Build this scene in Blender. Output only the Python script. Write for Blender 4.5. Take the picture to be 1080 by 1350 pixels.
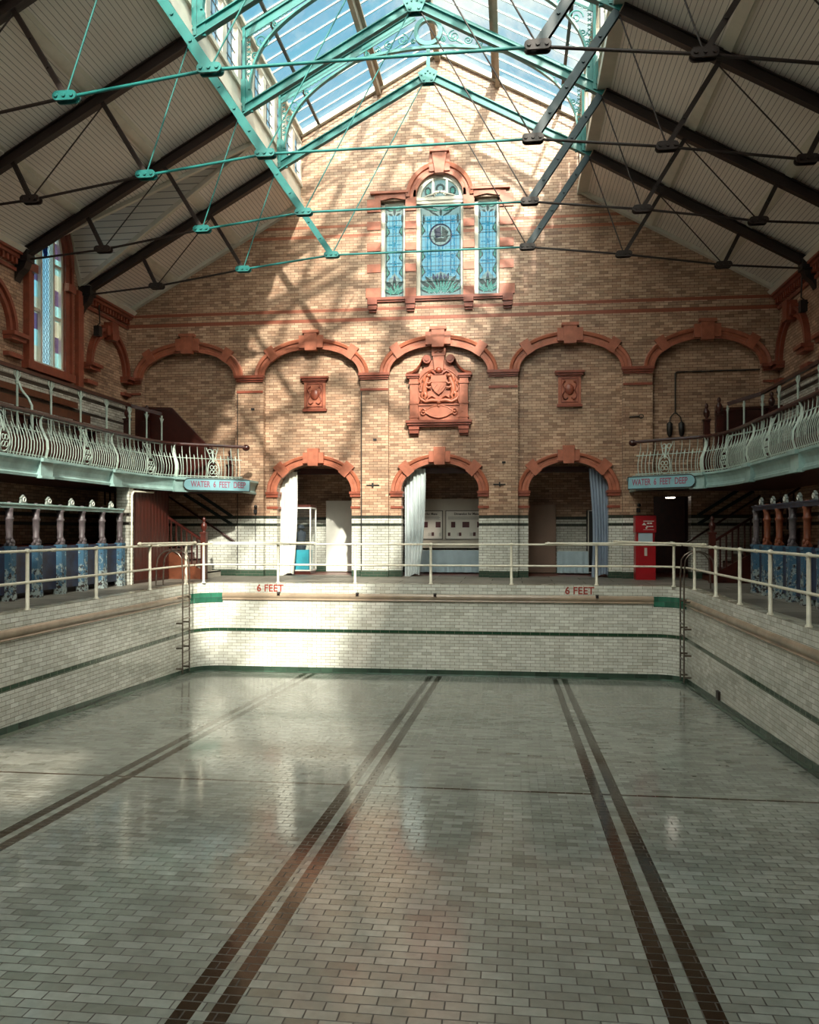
import bpy, bmesh, math, random
from math import sin, cos, pi, radians, sqrt, atan2
from mathutils import Vector, Matrix
from mathutils.geometry import tessellate_polygon

random.seed(7)
for o in list(bpy.data.objects):
    bpy.data.objects.remove(o)
SC = bpy.context.scene
COL = SC.collection

# ---------------------------------------------------------------- camera
cd = bpy.data.cameras.new('camera')
cam = bpy.data.objects.new('camera', cd)
COL.objects.link(cam)
cd.sensor_fit = 'HORIZONTAL'
cd.sensor_width = 36.0
cd.lens = 36.0 * 1100 / 1080
cd.shift_y = 25 / 1080
cd.clip_start = 0.05
cd.clip_end = 500
cam.location = (2.15, 0.0, 1.34)
cam.rotation_euler = (pi / 2, 0, math.atan(136 / 1100))
SC.camera = cam

# ---------------------------------------------------------------- light
SC.view_settings.view_transform = 'Standard'
SC.view_settings.look = 'None'
SC.view_settings.gamma = 1.0
SC.view_settings.use_curve_mapping = False
SC.view_settings.exposure = 0.58
SUN_DIR = Vector((-0.42, 1.62, -1.0)).normalized()
sd = bpy.data.lights.new('sun', 'SUN')
sd.energy = 8.8
sd.angle = radians(1.5)
sd.color = (1.0, 0.87, 0.73)
sun = bpy.data.objects.new('sun', sd)
COL.objects.link(sun)
sun.rotation_euler = SUN_DIR.to_track_quat('-Z', 'Y').to_euler()
sun.location = (10, -20, 30)

w = bpy.data.worlds.new('world')
SC.world = w
w.use_nodes = True
nt = w.node_tree
nt.nodes.clear()
wo = nt.nodes.new('ShaderNodeOutputWorld')
bg = nt.nodes.new('ShaderNodeBackground')
bg.inputs['Strength'].default_value = 1.0
tc = nt.nodes.new('ShaderNodeTexCoord')
sx = nt.nodes.new('ShaderNodeSeparateXYZ')
nt.links.new(tc.outputs['Generated'], sx.inputs[0])
gr = nt.nodes.new('ShaderNodeValToRGB')
gr.color_ramp.elements[0].position = 0.0
gr.color_ramp.elements[0].color = (0.42, 0.66, 0.76, 1)
gr.color_ramp.elements[1].position = 0.75
gr.color_ramp.elements[1].color = (0.07, 0.30, 0.46, 1)
nt.links.new(sx.outputs['Z'], gr.inputs[0])
nz = nt.nodes.new('ShaderNodeTexNoise')
nz.inputs['Scale'].default_value = 5.5
nz.inputs['Detail'].default_value = 7
nz.inputs['Roughness'].default_value = 0.6
nt.links.new(tc.outputs['Generated'], nz.inputs['Vector'])
cr = nt.nodes.new('ShaderNodeValToRGB')
cr.color_ramp.elements[0].position = 0.46
cr.color_ramp.elements[0].color = (0, 0, 0, 1)
cr.color_ramp.elements[1].position = 0.62
cr.color_ramp.elements[1].color = (1, 1, 1, 1)
nt.links.new(nz.outputs['Fac'], cr.inputs[0])
mx = nt.nodes.new('ShaderNodeMix')
mx.data_type = 'RGBA'
nt.links.new(cr.outputs[0], mx.inputs[0])
nt.links.new(gr.outputs[0], mx.inputs[6])
mx.inputs[7].default_value = (0.78, 0.80, 0.76, 1)
nt.links.new(mx.outputs[2], bg.inputs[0])
# unseen sky glow round the sun, behind the camera, added to brighten the hall
def wn(op, a, b=None):
    n = nt.nodes.new('ShaderNodeVectorMath' if op == 'DOT_PRODUCT' else 'ShaderNodeMath')
    n.operation = op
    for i, v in enumerate((a, b)):
        if v is None: continue
        if isinstance(v, bpy.types.NodeSocket): nt.links.new(v, n.inputs[i])
        else: n.inputs[i].default_value = v
    return n.outputs['Value'] if op == 'DOT_PRODUCT' else n.outputs[0]
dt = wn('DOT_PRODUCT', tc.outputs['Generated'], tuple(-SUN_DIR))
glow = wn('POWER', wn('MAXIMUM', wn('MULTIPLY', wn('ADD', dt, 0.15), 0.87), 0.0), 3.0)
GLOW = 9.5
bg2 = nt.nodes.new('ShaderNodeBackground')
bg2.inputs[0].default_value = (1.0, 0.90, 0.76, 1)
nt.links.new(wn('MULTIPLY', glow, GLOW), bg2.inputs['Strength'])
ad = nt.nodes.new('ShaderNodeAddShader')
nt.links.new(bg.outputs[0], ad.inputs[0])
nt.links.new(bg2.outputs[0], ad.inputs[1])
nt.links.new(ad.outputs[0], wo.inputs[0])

# portals: tell the renderer where daylight comes in
def portal(loc, rot, sx_, sy_):
    l = bpy.data.lights.new('skylight_portal', 'AREA')
    l.shape = 'RECTANGLE'
    l.size = sx_
    l.size_y = sy_
    l.cycles.is_portal = True
    o = bpy.data.objects.new('skylight_portal', l)
    COL.objects.link(o)
    o.location = loc
    o.rotation_euler = rot
portal((-2.05, 9.5, 14.25), (0, radians(28.8), 0), 4.6, 29)
portal((2.05, 9.5, 14.25), (0, radians(-28.8), 0), 4.6, 29)

# ================================================================ helpers
def lin(c):
    if isinstance(c, str):
        c = [int(c[i:i + 2], 16) / 255 for i in (0, 2, 4)]
        return tuple(((v + 0.055) / 1.055) ** 2.4 if v > 0.04045 else v / 12.92 for v in c) + (1,)
    return tuple(c) + (1,) if len(c) == 3 else tuple(c)

class NT:
    def __init__(s, name):
        s.m = bpy.data.materials.new(name)
        s.m.use_nodes = True
        s.t = s.m.node_tree
        s.b = s.t.nodes['Principled BSDF']
        s.out = s.t.nodes['Material Output']
    def n(s, typ, **kw):
        n = s.t.nodes.new(typ)
        for k, v in kw.items():
            setattr(n, k, v)
        return n
    def l(s, a, b):
        s.t.links.new(a, b)
    def setv(s, sock, v):
        if hasattr(v, 'is_output') or isinstance(v, bpy.types.NodeSocket):
            s.l(v, sock)
        else:
            sock.default_value = v
    def math(s, op, a, b=0.0, c=0.0):
        n = s.n('ShaderNodeMath', operation=op)
        s.setv(n.inputs[0], a)
        s.setv(n.inputs[1], b)
        if op in ('MULTIPLY_ADD', 'COMPARE'):
            s.setv(n.inputs[2], c)
        return n.outputs[0]
    def mix(s, f, a, b, blend='MIX'):
        n = s.n('ShaderNodeMix', data_type='RGBA', blend_type=blend)
        s.setv(n.inputs[0], f)
        s.setv(n.inputs[6], a)
        s.setv(n.inputs[7], b)
        return n.outputs[2]
    def noise(s, scale, detail=4, rough=0.5, vec=None):
        n = s.n('ShaderNodeTexNoise')
        n.inputs['Scale'].default_value = scale
        n.inputs['Detail'].default_value = detail
        n.inputs['Roughness'].default_value = rough
        if vec is None:
            g = s.n('ShaderNodeNewGeometry')
            vec = g.outputs['Position']
        s.l(vec, n.inputs['Vector'])
        return n.outputs['Fac']
    def ramp(s, f, stops):
        n = s.n('ShaderNodeValToRGB')
        e = n.color_ramp.elements
        while len(e) < len(stops):
            e.new(0.5)
        for i, (p, c) in enumerate(stops):
            e[i].position = p
            e[i].color = c if isinstance(c, tuple) else (c, c, c, 1)
        s.l(f, n.inputs[0])
        return n.outputs[0]
    def pos(s):
        g = s.n('ShaderNodeNewGeometry')
        x = s.n('ShaderNodeSeparateXYZ')
        s.l(g.outputs['Position'], x.inputs[0])
        return x.outputs
    def bump(s, h, strength=0.3, dist=0.01):
        n = s.n('ShaderNodeBump')
        n.inputs['Strength'].default_value = strength
        n.inputs['Distance'].default_value = dist
        s.l(h, n.inputs['Height'])
        s.l(n.outputs[0], s.b.inputs['Normal'])

def paint(name, col, rough=0.5, metal=0.0, var=0.25, scale=3.0, dark=None, bump=0.0, spec=0.5):
    k = NT(name)
    c = lin(col)
    d = lin(dark) if dark else tuple(v * (1 - var) for v in c[:3]) + (1,)
    f = k.ramp(k.noise(scale, 5, 0.6), [(0.35, 0.0), (0.65, 1.0)])
    k.l(k.mix(f, d, c), k.b.inputs['Base Color'])
    k.b.inputs['Roughness'].default_value = rough
    k.b.inputs['Metallic'].default_value = metal
    k.b.inputs['Specular IOR Level'].default_value = spec
    if bump:
        k.bump(k.noise(scale * 12, 3), bump, 0.01)
    return k.m

def brick(name, c1, c2, mortar, bw=0.235, bh=0.078, ms=0.006, rough=0.3, bands=(), xbands=(), ybands=(), dirt=0.35,
          dirt_col=None, wav=0.1, spec=0.5, lower=None, tone3='8C8078'):
    """Glazed brickwork in running bond, measured in metres on the UV map."""
    k = NT(name)
    uv = k.n('ShaderNodeUVMap')
    def br(a, b, m):
        n = k.n('ShaderNodeTexBrick')
        n.offset = 0.5
        n.inputs['Scale'].default_value = 1.0
        n.inputs['Brick Width'].default_value = bw
        n.inputs['Row Height'].default_value = bh
        n.inputs['Mortar Size'].default_value = ms
        n.inputs['Mortar Smooth'].default_value = 0.3
        n.inputs['Bias'].default_value = -0.1
        n.inputs['Color1'].default_value = lin(a)
        n.inputs['Color2'].default_value = lin(b)
        n.inputs['Mortar'].default_value = lin(m)
        k.l(uv.outputs[0], n.inputs['Vector'])
        return n
    n1 = br(c1, c2, mortar)
    col = n1.outputs['Color']
    off = k.n('ShaderNodeVectorMath', operation='ADD')
    k.l(uv.outputs[0], off.inputs[0])
    off.inputs[1].default_value = (bw * 100, bh * 200, 0)
    n3 = br('FFFFFF', tone3, 'FFFFFF')
    n3.inputs['Bias'].default_value = -0.45
    k.t.links.remove(n3.inputs['Vector'].links[0])
    k.l(off.outputs[0], n3.inputs['Vector'])
    col = k.mix(1.0, col, n3.outputs['Color'], 'MULTIPLY')
    P = k.pos()
    if lower:                       # a pale glazed dado below a given height
        zt, a, b, m = lower
        n2 = br(a, b, m)
        f = k.math('LESS_THAN', P[2], zt)
        col = k.mix(f, col, n2.outputs['Color'])
    dn = k.ramp(k.noise(0.7, 6, 0.65), [(0.35, 1 - dirt), (0.7, 1.0)])
    col = k.mix(1.0, col, dn, 'MULTIPLY')
    d2 = k.ramp(k.noise(9.0, 3, 0.6), [(0.3, 0.86), (0.6, 1.0)])
    col = k.mix(1.0, col, d2, 'MULTIPLY')
    for axis, bl in ((2, bands), (0, xbands), (1, ybands)):
        for a, b, c in bl:
            f = k.math('MULTIPLY', k.math('GREATER_THAN', P[axis], a), k.math('LESS_THAN', P[axis], b))
            f = k.math('MULTIPLY', f, k.math('SUBTRACT', 1.0, k.math('MULTIPLY', n1.outputs['Fac'], 0.6)))
            col = k.mix(f, col, lin(c))
    k.l(col, k.b.inputs['Base Color'])
    rr = k.math('ADD', k.math('MULTIPLY', n1.outputs['Fac'], 0.4), rough)
    rr = k.math('ADD', rr, k.math('MULTIPLY', k.noise(2.2, 4), 0.12))
    k.l(rr, k.b.inputs['Roughness'])
    k.b.inputs['Specular IOR Level'].default_value = spec
    # each glazed face is slightly pillowed and tilted on its own
    h = k.math('MULTIPLY', n1.outputs['Fac'], -1.0)
    sep = k.n('ShaderNodeSeparateColor')
    k.l(n1.outputs['Color'], sep.inputs[0])
    h = k.math('ADD', h, k.math('MULTIPLY', k.noise(6.0, 2), wav))
    k.bump(h, 0.5, 0.004)
    return k.m

def plank(name, col, axis, pitch=0.0875, rough=0.45):
    k = NT(name)
    P = k.pos()
    f = k.math('FRACT', k.math('ABSOLUTE', k.math('DIVIDE', P[axis], pitch)))
    g = k.math('LESS_THAN', f, 0.13)
    c = lin(col)
    cc = k.mix(k.ramp(k.noise(0.5, 5), [(0.3, 0.0), (0.7, 1.0)]), tuple(v * .82 for v in c[:3]) + (1,), c)
    k.l(k.mix(g, cc, tuple(v * 0.34 for v in c[:3]) + (1,)), k.b.inputs['Base Color'])
    k.b.inputs['Roughness'].default_value = rough
    k.bump(k.math('SUBTRACT', 1.0, g), 0.5, 0.005)
    return k.m

def glass(name, tint=(0.9, 0.97, 0.96), rough=0.02, dirt=0.12, dirtcol='C9CFC8'):
    k = NT(name)
    t = k.n('ShaderNodeBsdfTransparent')
    t.inputs[0].default_value = lin(tint)
    g = k.n('ShaderNodeBsdfGlossy')
    g.inputs['Roughness'].default_value = rough
    d = k.n('ShaderNodeBsdfDiffuse')
    d.inputs[0].default_value = lin(dirtcol)
    lw = k.n('ShaderNodeLayerWeight')
    lw.inputs[0].default_value = 0.5
    fr = k.math('ADD', 0.05, k.math('MULTIPLY', 0.8, k.math('POWER', lw.outputs['Facing'], 4.0)))
    m1 = k.n('ShaderNodeMixShader')
    k.l(fr, m1.inputs[0])
    k.l(t.outputs[0], m1.inputs[1])
    k.l(g.outputs[0], m1.inputs[2])
    m2 = k.n('ShaderNodeMixShader')
    k.l(k.math('MULTIPLY', k.ramp(k.noise(1.3, 6, .65), [(0.3, 0.1), (0.75, 1.0)]), dirt), m2.inputs[0])
    k.l(m1.outputs[0], m2.inputs[1])
    k.l(d.outputs[0], m2.inputs[2])
    k.l(m2.outputs[0], k.out.inputs[0])
    return k.m

def stained(name, tint):
    k = NT(name)
    t = k.n('ShaderNodeBsdfTransparent')
    c = lin(tint)
    k.l(k.mix(k.noise(14, 2), c, tuple(v * .7 for v in c[:3]) + (1,)), t.inputs[0])
    d = k.n('ShaderNodeBsdfTranslucent')
    d.inputs[0].default_value = c
    g = k.n('ShaderNodeBsdfGlossy')
    g.inputs['Roughness'].default_value = 0.15
    m = k.n('ShaderNodeMixShader')
    m.inputs[0].default_value = 0.25
    k.l(t.outputs[0], m.inputs[1])
    k.l(d.outputs[0], m.inputs[2])
    m2 = k.n('ShaderNodeMixShader')
    m2.inputs[0].default_value = 0.05
    k.l(m.outputs[0], m2.inputs[1])
    k.l(g.outputs[0], m2.inputs[2])
    k.l(m2.outputs[0], k.out.inputs[0])
    return k.m

class MB:
    """Collects geometry in world coordinates; build() links it as one mesh object."""
    def __init__(s):
        s.v, s.f, s.uv, s.mi, s.sm = [], [], [], [], []
        s.m = 0
    def face(s, pts, uv=None, smooth=False):
        i = len(s.v)
        s.v += [tuple(p) for p in pts]
        s.f.append(tuple(range(i, i + len(pts))))
        s.uv.append(uv)
        s.mi.append(s.m)
        s.sm.append(smooth)
    def grid(s, rows, closed=False, smooth=True, uv=False):
        i = len(s.v)
        n = len(rows[0])
        for r in rows:
            s.v += [tuple(p) for p in r]
        for a in range(len(rows) - 1):
            for b in range(n if closed else n - 1):
                c = (b + 1) % n
                s.f.append((i + a * n + b, i + a * n + c, i + (a + 1) * n + c, i + (a + 1) * n + b))
                s.uv.append(None)
                s.mi.append(s.m)
                s.sm.append(smooth)
        return s
    def box(s, x0, x1, y0, y1, z0, z1):
        if x0 > x1: x0, x1 = x1, x0
        if y0 > y1: y0, y1 = y1, y0
        if z0 > z1: z0, z1 = z1, z0
        a, b, c, d, e, f, g, h = [(x, y, z) for z in (z0, z1) for x, y in ((x0, y0), (x1, y0), (x1, y1), (x0, y1))]
        for q in ((a, d, c, b), (e, f, g, h), (a, b, f, e), (b, c, g, f), (c, d, h, g), (d, a, e, h)):
            s.face(q)
        return s
    def prism(s, poly, to3, d0, d1, smooth=False):
        """poly: list of 2D points; to3(u, v, d) -> point; extruded from d0 to d1."""
        tri = tessellate_polygon([[Vector((p[0], p[1], 0)) for p in poly]])
        for d in (d0, d1):
            i = len(s.v)
            s.v += [tuple(to3(p[0], p[1], d)) for p in poly]
            for t in tri:
                s.f.append(tuple(i + q for q in (t if d == d0 else t[::-1])))
                s.uv.append(None); s.mi.append(s.m); s.sm.append(False)
        n = len(poly)
        for a in range(n):
            p, q = poly[a], poly[(a + 1) % n]
            s.face([to3(*p, d0), to3(*q, d0), to3(*q, d1), to3(*p, d1)], smooth=False)
        return s
    def beam(s, p0, p1, w_, h_, up=(0, 1, 0)):
        """Rectangular bar; w_ along `up`, h_ across."""
        p0, p1 = Vector(p0), Vector(p1)
        d = (p1 - p0).normalized()
        u = Vector(up)
        u = (u - d * u.dot(d)).normalized()
        v = d.cross(u)
        r = [[p + u * a * w_ / 2 + v * b * h_ / 2 for a, b in ((-1, -1), (1, -1), (1, 1), (-1, 1))] for p in (p0, p1)]
        for a in range(4):
            b = (a + 1) % 4
            s.face([r[0][a], r[0][b], r[1][b], r[1][a]])
        s.face(r[0][::-1])
        s.face(r[1])
        return s
    def tube(s, pts, r, seg=8, cap=True):
        pts = [Vector(p) for p in pts]
        n = len(pts)
        rr = r if isinstance(r, (list, tuple)) else [r] * n
        rows = []
        u = None
        for i, p in enumerate(pts):
            d = (pts[min(i + 1, n - 1)] - pts[max(i - 1, 0)])
            if d.length < 1e-9: d = Vector((0, 0, 1))
            d.normalize()
            if u is None:
                u = Vector((0, 0, 1)) if abs(d.z) < 0.9 else Vector((1, 0, 0))
            u = (u - d * u.dot(d)).normalized()
            v = d.cross(u)
            rows.append([p + (u * cos(t) + v * sin(t)) * rr[i] for t in [2 * pi * k / seg for k in range(seg)]])
        s.grid(rows, closed=True)
        if cap:
            s.face(rows[0][::-1])
            s.face(rows[-1])
        return s
    def lathe(s, base, prof, seg=12, sq=False):
        """prof: (r, z) pairs turned about a vertical axis at base."""
        b = Vector(base)
        rows = [[b + Vector((r * cos(t), r * sin(t), z)) for t in [2 * pi * (k + .5 * sq) / seg for k in range(seg)]] for r, z in prof]
        s.grid(rows, closed=True, smooth=not sq)
        if prof[0][0] > 1e-4: s.face(rows[0][::-1])
        if prof[-1][0] > 1e-4: s.face(rows[-1])
        return s
    def ball(s, c, r, seg=10, sc=(1, 1, 1)):
        c = Vector(c)
        rows = []
        for a in range(seg // 2 + 1):
            t = pi * a / (seg // 2)
            rows.append([c + Vector((r * sc[0] * sin(t) * cos(2 * pi * k / seg), r * sc[1] * sin(t) * sin(2 * pi * k / seg), -r * sc[2] * cos(t))) for k in range(seg)])
        return s.grid(rows, closed=True)
    def fill(s, loops, to3, uvf=None):
        """flat polygon with holes"""
        L = [[Vector((p[0], p[1], 0)) for p in l] for l in loops]
        flat = [p for l in L for p in l]
        tri = tessellate_polygon(L)
        for t in tri:
            q = [flat[i] for i in t]
            s.face([to3(p.x, p.y) for p in q], uv=[uvf(p.x, p.y) for p in q] if uvf else None)
        return s
    def sweep(s, path, prof, closed=False, smooth=False, side=1):
        """prof (offset, z) pairs swept along a plan path of (x, y); offset is to the left of travel * side."""
        n = len(path)
        rows = []
        for i in range(n):
            a = Vector(path[(i - 1) % n if closed else max(i - 1, 0)])
            b = Vector(path[(i + 1) % n if closed else min(i + 1, n - 1)])
            p = Vector(path[i])
            d0 = (p - a); d1 = (b - p)
            d = (d0.normalized() if d0.length > 1e-9 else Vector((0, 0))) + (d1.normalized() if d1.length > 1e-9 else Vector((0, 0)))
            d.normalize()
            nn = Vector((-d.y, d.x)) * side
            k = 1.0
            if d0.length > 1e-9 and d1.length > 1e-9:
                k = 1 / max(0.5, abs(d.dot(d0.normalized())))
            rows.append([(p.x + nn.x * o * k, p.y + nn.y * o * k, z) for o, z in prof])
        if closed: rows.append(rows[0])
        s.grid(rows, closed=False, smooth=smooth)
        return s
    def build(s, name, mat, parent=None, origin=None):
        me = bpy.data.meshes.new(name)
        off = Vector(parent_origin(parent)) if parent is not None else (Vector(origin) if origin is not None else Vector((0, 0, 0)))
        me.from_pydata([tuple(Vector(p) - off) for p in s.v], [], s.f)
        mats = mat if isinstance(mat, (list, tuple)) else [mat]
        for m in mats: me.materials.append(m)
        uvl = me.uv_layers.new(name='UVMap')
        for p in me.polygons:
            nrm = p.normal
            ax = max(range(3), key=lambda i: abs(nrm[i]))
            p.material_index = min(s.mi[p.index], len(mats) - 1)
            p.use_smooth = s.sm[p.index]
            u = s.uv[p.index]
            for k, li in enumerate(p.loop_indices):
                if u:
                    uvl.data[li].uv = u[k]
                else:
                    co = Vector(me.vertices[me.loops[li].vertex_index].co) + off
                    uvl.data[li].uv = (co.y, co.z) if ax == 0 else ((co.x, co.z) if ax == 1 else (co.x, co.y))
        o = bpy.data.objects.new(name, me)
        COL.objects.link(o)
        if parent is not None:
            o.parent = parent
        elif origin is not None:
            o.location = origin
        return o

def parent_origin(p):
    v = Vector((0, 0, 0))
    while p is not None:
        v = v + p.location
        p = p.parent
    return tuple(v)

def struct(o):
    o['kind'] = 'structure'
    return o
def tag(o, label, cat, group=None, kind=None):
    o['label'] = label
    o['category'] = cat
    if group: o['group'] = group
    if kind: o['kind'] = kind
    return o
def thing(name, loc, label, cat, group=None):
    o = bpy.data.objects.new(name, None)
    o.empty_display_size = 0.1
    COL.objects.link(o)
    o.location = loc
    return tag(o, label, cat, group)
def lab(o, t):
    o['label'] = t
    return o

XZ = lambda y: (lambda u, v, d=0: (u, y + d, v))
YZ = lambda x: (lambda u, v, d=0: (x + d, u, v))

def text_mesh(body, size, to3, depth=0.003, sx_=1.0, bold=0.0, align='CENTER'):
    """lettering turned into a mesh; to3 maps (u, v, d)"""
    cu = bpy.data.curves.new('lettering', 'FONT')
    cu.body = body
    cu.size = size
    cu.align_x = align
    cu.align_y = 'CENTER'
    cu.extrude = 0.5
    cu.offset = bold
    cu.resolution_u = 3
    o = bpy.data.objects.new('lettering', cu)
    COL.objects.link(o)
    bpy.context.view_layer.update()
    dg = bpy.context.evaluated_depsgraph_get()
    me = bpy.data.meshes.new_from_object(o.evaluated_get(dg))
    mb = MB()
    vs = [to3(v.co.x * sx_, v.co.y, (v.co.z / 0.5 + 1) / 2 * depth) for v in me.vertices]
    for p in me.polygons:
        mb.face([vs[i] for i in p.vertices])
    bpy.data.objects.remove(o)
    bpy.data.curves.remove(cu)
    bpy.data.meshes.remove(me)
    return mb

# ================================================================ materials
M = {}
BUFF1, BUFF2, BMORT = 'D2AE90', 'AD8468', '6A4638'
WHT1, WHT2, WMORT = 'E2E1D6', 'CCCABD', '6F6353'
GREEN, DARK = '1F3A2A', '14160F'
wall_bands = [(1.70, 1.79, '1B2418'), (1.49, 1.57, '1B2418'), (-0.01, 0.19, '23392A')]
str_bands = [(7.46, 7.56, '8C4A34'), (7.76, 7.85, '8C4A34')]
M['brick'] = brick('buff_glazed_brick', BUFF1, BUFF2, BMORT, bands=wall_bands + str_bands + [(9.93, 10.02, '9A5A40'), (10.22, 10.30, '9A5A40')], lower=(1.745, WHT1, WHT2, WMORT), rough=0.32)
M['brick_side'] = brick('buff_glazed_side_brick', BUFF1, BUFF2, BMORT, bw=0.235, bands=[(4.88, 4.98, '15110D'), (4.50, 4.58, '15110D'), (1.70, 1.79, '15110D'), (1.49, 1.57, '15110D')], rough=0.32)
M['brick_gallery'] = brick('white_glazed_gallery_brick', WHT1, WHT2, WMORT, bands=[(4.88, 4.98, '15110D'), (4.50, 4.58, '15110D')], rough=0.25)
M['pool_wall'] = brick('white_pool_wall_tile', 'E6E4DA', 'D2D0C4', '7B6E5C', bw=0.235, bh=0.0775, ms=0.005, bands=[(-1.255, -1.165, '24402C')], rough=0.12, dirt=0.15, wav=0.25, tone3='D6D2CC')
lanes = [(c - 0.068, c + 0.068, '2C241B') for c in (-3.08, -2.85, 0.11, 0.34, 3.17, 3.40)]
M['pool_floor'] = brick('white_pool_floor_tile', 'A4A79E', '888B80', '352C23', bw=0.215, bh=0.107, ms=0.0055, xbands=lanes, ybands=[(10.38, 10.44, '3A2A1C'), (16.74, 16.80, '3A2A1C')], rough=0.05, dirt=0.25, wav=0.3, spec=0.9, tone3='C4C2BC')
M['green_tile'] = brick('dark_green_base_tile', '42594A', '374A3D', '1A221B', bw=0.3, bh=0.5, rough=0.15, dirt=0.2)
M['teal_tile'] = brick('teal_corner_tile', '397A62', '326B55', '1C443A', bw=0.3, bh=0.125, rough=0.12, dirt=0.2)
M['stone'] = brick('grey_deck_slab', '8F887C', '7E776C', '55504A', bw=1.6, bh=0.9, ms=0.012, rough=0.45, dirt=0.4)
M['coping'] = brick('pale_glazed_coping', 'CFC9B4', 'C0B9A4', '7B6E5C', bw=0.3, bh=0.3, rough=0.2, dirt=0.35)
M['red_floor'] = paint('dull_red_lobby_floor', '6E3A30', 0.4)
M['gutter'] = paint('beige_glazed_gutter', 'A8937E', 0.2, var=0.3, scale=2)
M['terra'] = paint('terracotta', 'AB6248', 0.42, var=0.3, scale=5, bump=0.15)
M['terra_dark'] = paint('red_terracotta', '8C4632', 0.38, var=0.3, scale=5, bump=0.1)
M['teal'] = paint('teal_iron_paint', '23726E', 0.38, var=0.22, scale=4)
M['rust'] = paint('umber_iron_paint', '2B1D18', 0.5, var=0.3, scale=4)
M['teal_shade'] = paint('shaded_teal_iron_paint', '1F3940', 0.45, var=0.3, scale=4)  # teal paint darkened: backlit shade of the right-hand inner struts in the colour
M['plank'] = plank('cream_boarding', 'EAE2D8', 0)
M['plank_y'] = plank('cream_dormer_boarding', 'EAE2D8', 1, 0.065)
M['cream'] = paint('cream_timber_paint', 'CFC8B8', 0.4, var=0.12)
M['glazing_bar'] = paint('grey_glazing_bar', 'A9B5AE', 0.45, var=0.15)
M['bar_dark'] = paint('dark_glazing_purlin', '2A2622', 0.5)
M['timber_purlin'] = paint('weathered_timber', 'A39684', 0.55, var=0.25)
M['glass'] = glass('roof_glass', (0.84, 0.95, 0.97), dirt=0.07)
M['clear'] = glass('clear_glass', (0.95, 0.98, 0.98), dirt=0.03)
M['lead'] = paint('lead_came', '10201F', 0.5)
M['g_blue'] = stained('pale_blue_glass', 'A2E6F0')
M['g_teal'] = stained('turquoise_glass', '27A9C4')
M['g_green'] = stained('green_glass', '6FBFA0')
M['g_dark'] = stained('dark_green_glass', '173F38')
M['g_cream'] = stained('cream_glass', 'C9D3C0')
M['g_violet'] = stained('violet_glass', '6A5C80')
M['g_navy'] = stained('navy_glass', '16204A')
M['g_white'] = stained('clear_leaded_glass', 'A8D4E2')
M['pale_iron'] = paint('pale_sea_green_iron', 'B9C8BC', 0.4, var=0.2, scale=6)
M['fascia'] = paint('pale_blue_fascia', '9FBDB8', 0.4, var=0.22, scale=1.5, dark='7A938E')
M['wood'] = paint('dark_mahogany', '3E1710', 0.3, var=0.4, scale=6)
M['woodred'] = paint('red_brown_boarding', '4E1D13', 0.4, var=0.35, scale=6)
M['wood_mid'] = paint('mid_brown_stair_timber', '66351F', 0.4, var=0.35, scale=6)
M['rail'] = paint('cream_tube_paint', 'E0D8C4', 0.35, var=0.15, scale=8)
M['steel'] = paint('steel', '7C7066', 0.3, metal=0.8, var=0.3, scale=10)
M['blue_sign'] = paint('pale_blue_sign', '86B3BC', 0.35, var=0.15)
M['sign_red'] = paint('faded_red_lettering', 'A0526A', 0.5, var=0.3, scale=30)
M['red_letter'] = paint('red_lettering', 'A23A2A', 0.4, var=0.25, scale=30)
M['red'] = paint('red_metal', 'A0101A', 0.35, var=0.15)
M['white'] = paint('white_board', 'DAD6CC', 0.5, var=0.08)
M['grey_board'] = paint('pale_grey_board', 'BDB4A6', 0.5, var=0.1)
M['brown_board'] = paint('brown_board', '8A6F5E', 0.5, var=0.1)
M['cloth_blue'] = paint('pale_blue_cloth', 'A9BCC4', 0.8, var=0.1)
M['curtain'] = paint('pale_grey_curtain', 'C4CCCC', 0.75, var=0.12, scale=1.5)
M['curtain_w'] = paint('white_curtain', 'DCD8CE', 0.75, var=0.1, scale=1.5)
M['curtain_b'] = paint('grey_blue_curtain', '8E9AAA', 0.75, var=0.2, scale=1.5)
M['black'] = paint('black_iron', '17110F', 0.5)
M['ink'] = paint('dark_print', '3A3536', 0.6)
M['photo'] = paint('dark_red_photo_print', '5A2A2E', 0.5, var=0.5, scale=25)
M['cyan'] = paint('turquoise_display_cloth', '2FA5B8', 0.7)
M['navy'] = paint('navy_cloth', '182230', 0.8)
M['lamp'] = NT('lamp_glow').m
_k = M['lamp'].node_tree.nodes['Principled BSDF']
_k.inputs['Emission Color'].default_value = (1, 0.9, 0.75, 1)
_k.inputs['Emission Strength'].default_value = 12
def peel():
    k = NT('peeling_blue_paint')
    n = k.noise(9, 6, 0.7)
    P = k.pos()
    hgt = k.math('MULTIPLY', k.math('SUBTRACT', 1.15, P[2]), 0.42)
    f = k.ramp(k.math('ADD', k.math('SUBTRACT', n, 0.32), k.math('MULTIPLY', hgt, 0.55)), [(0.32, 0.0), (0.36, 1.0)])
    f2 = k.ramp(k.noise(14, 4, 0.6), [(0.5, lin('8F9A98')), (0.56, lin('2B1A16'))])
    k.l(k.mix(f, lin('3C6078'), f2), k.b.inputs['Base Color'])
    k.b.inputs['Roughness'].default_value = 0.5
    return k.m
M['peel'] = peel()
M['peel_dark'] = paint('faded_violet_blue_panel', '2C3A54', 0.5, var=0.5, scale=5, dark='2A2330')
M['column'] = paint('worn_purple_brown_column', '62575A', 0.45, var=0.5, scale=7)
M['orange'] = paint('orange_worn_column', '7E4026', 0.5, var=0.3, scale=7)
M['crest'] = paint('grey_white_medallion', '8E948E', 0.5)

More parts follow.
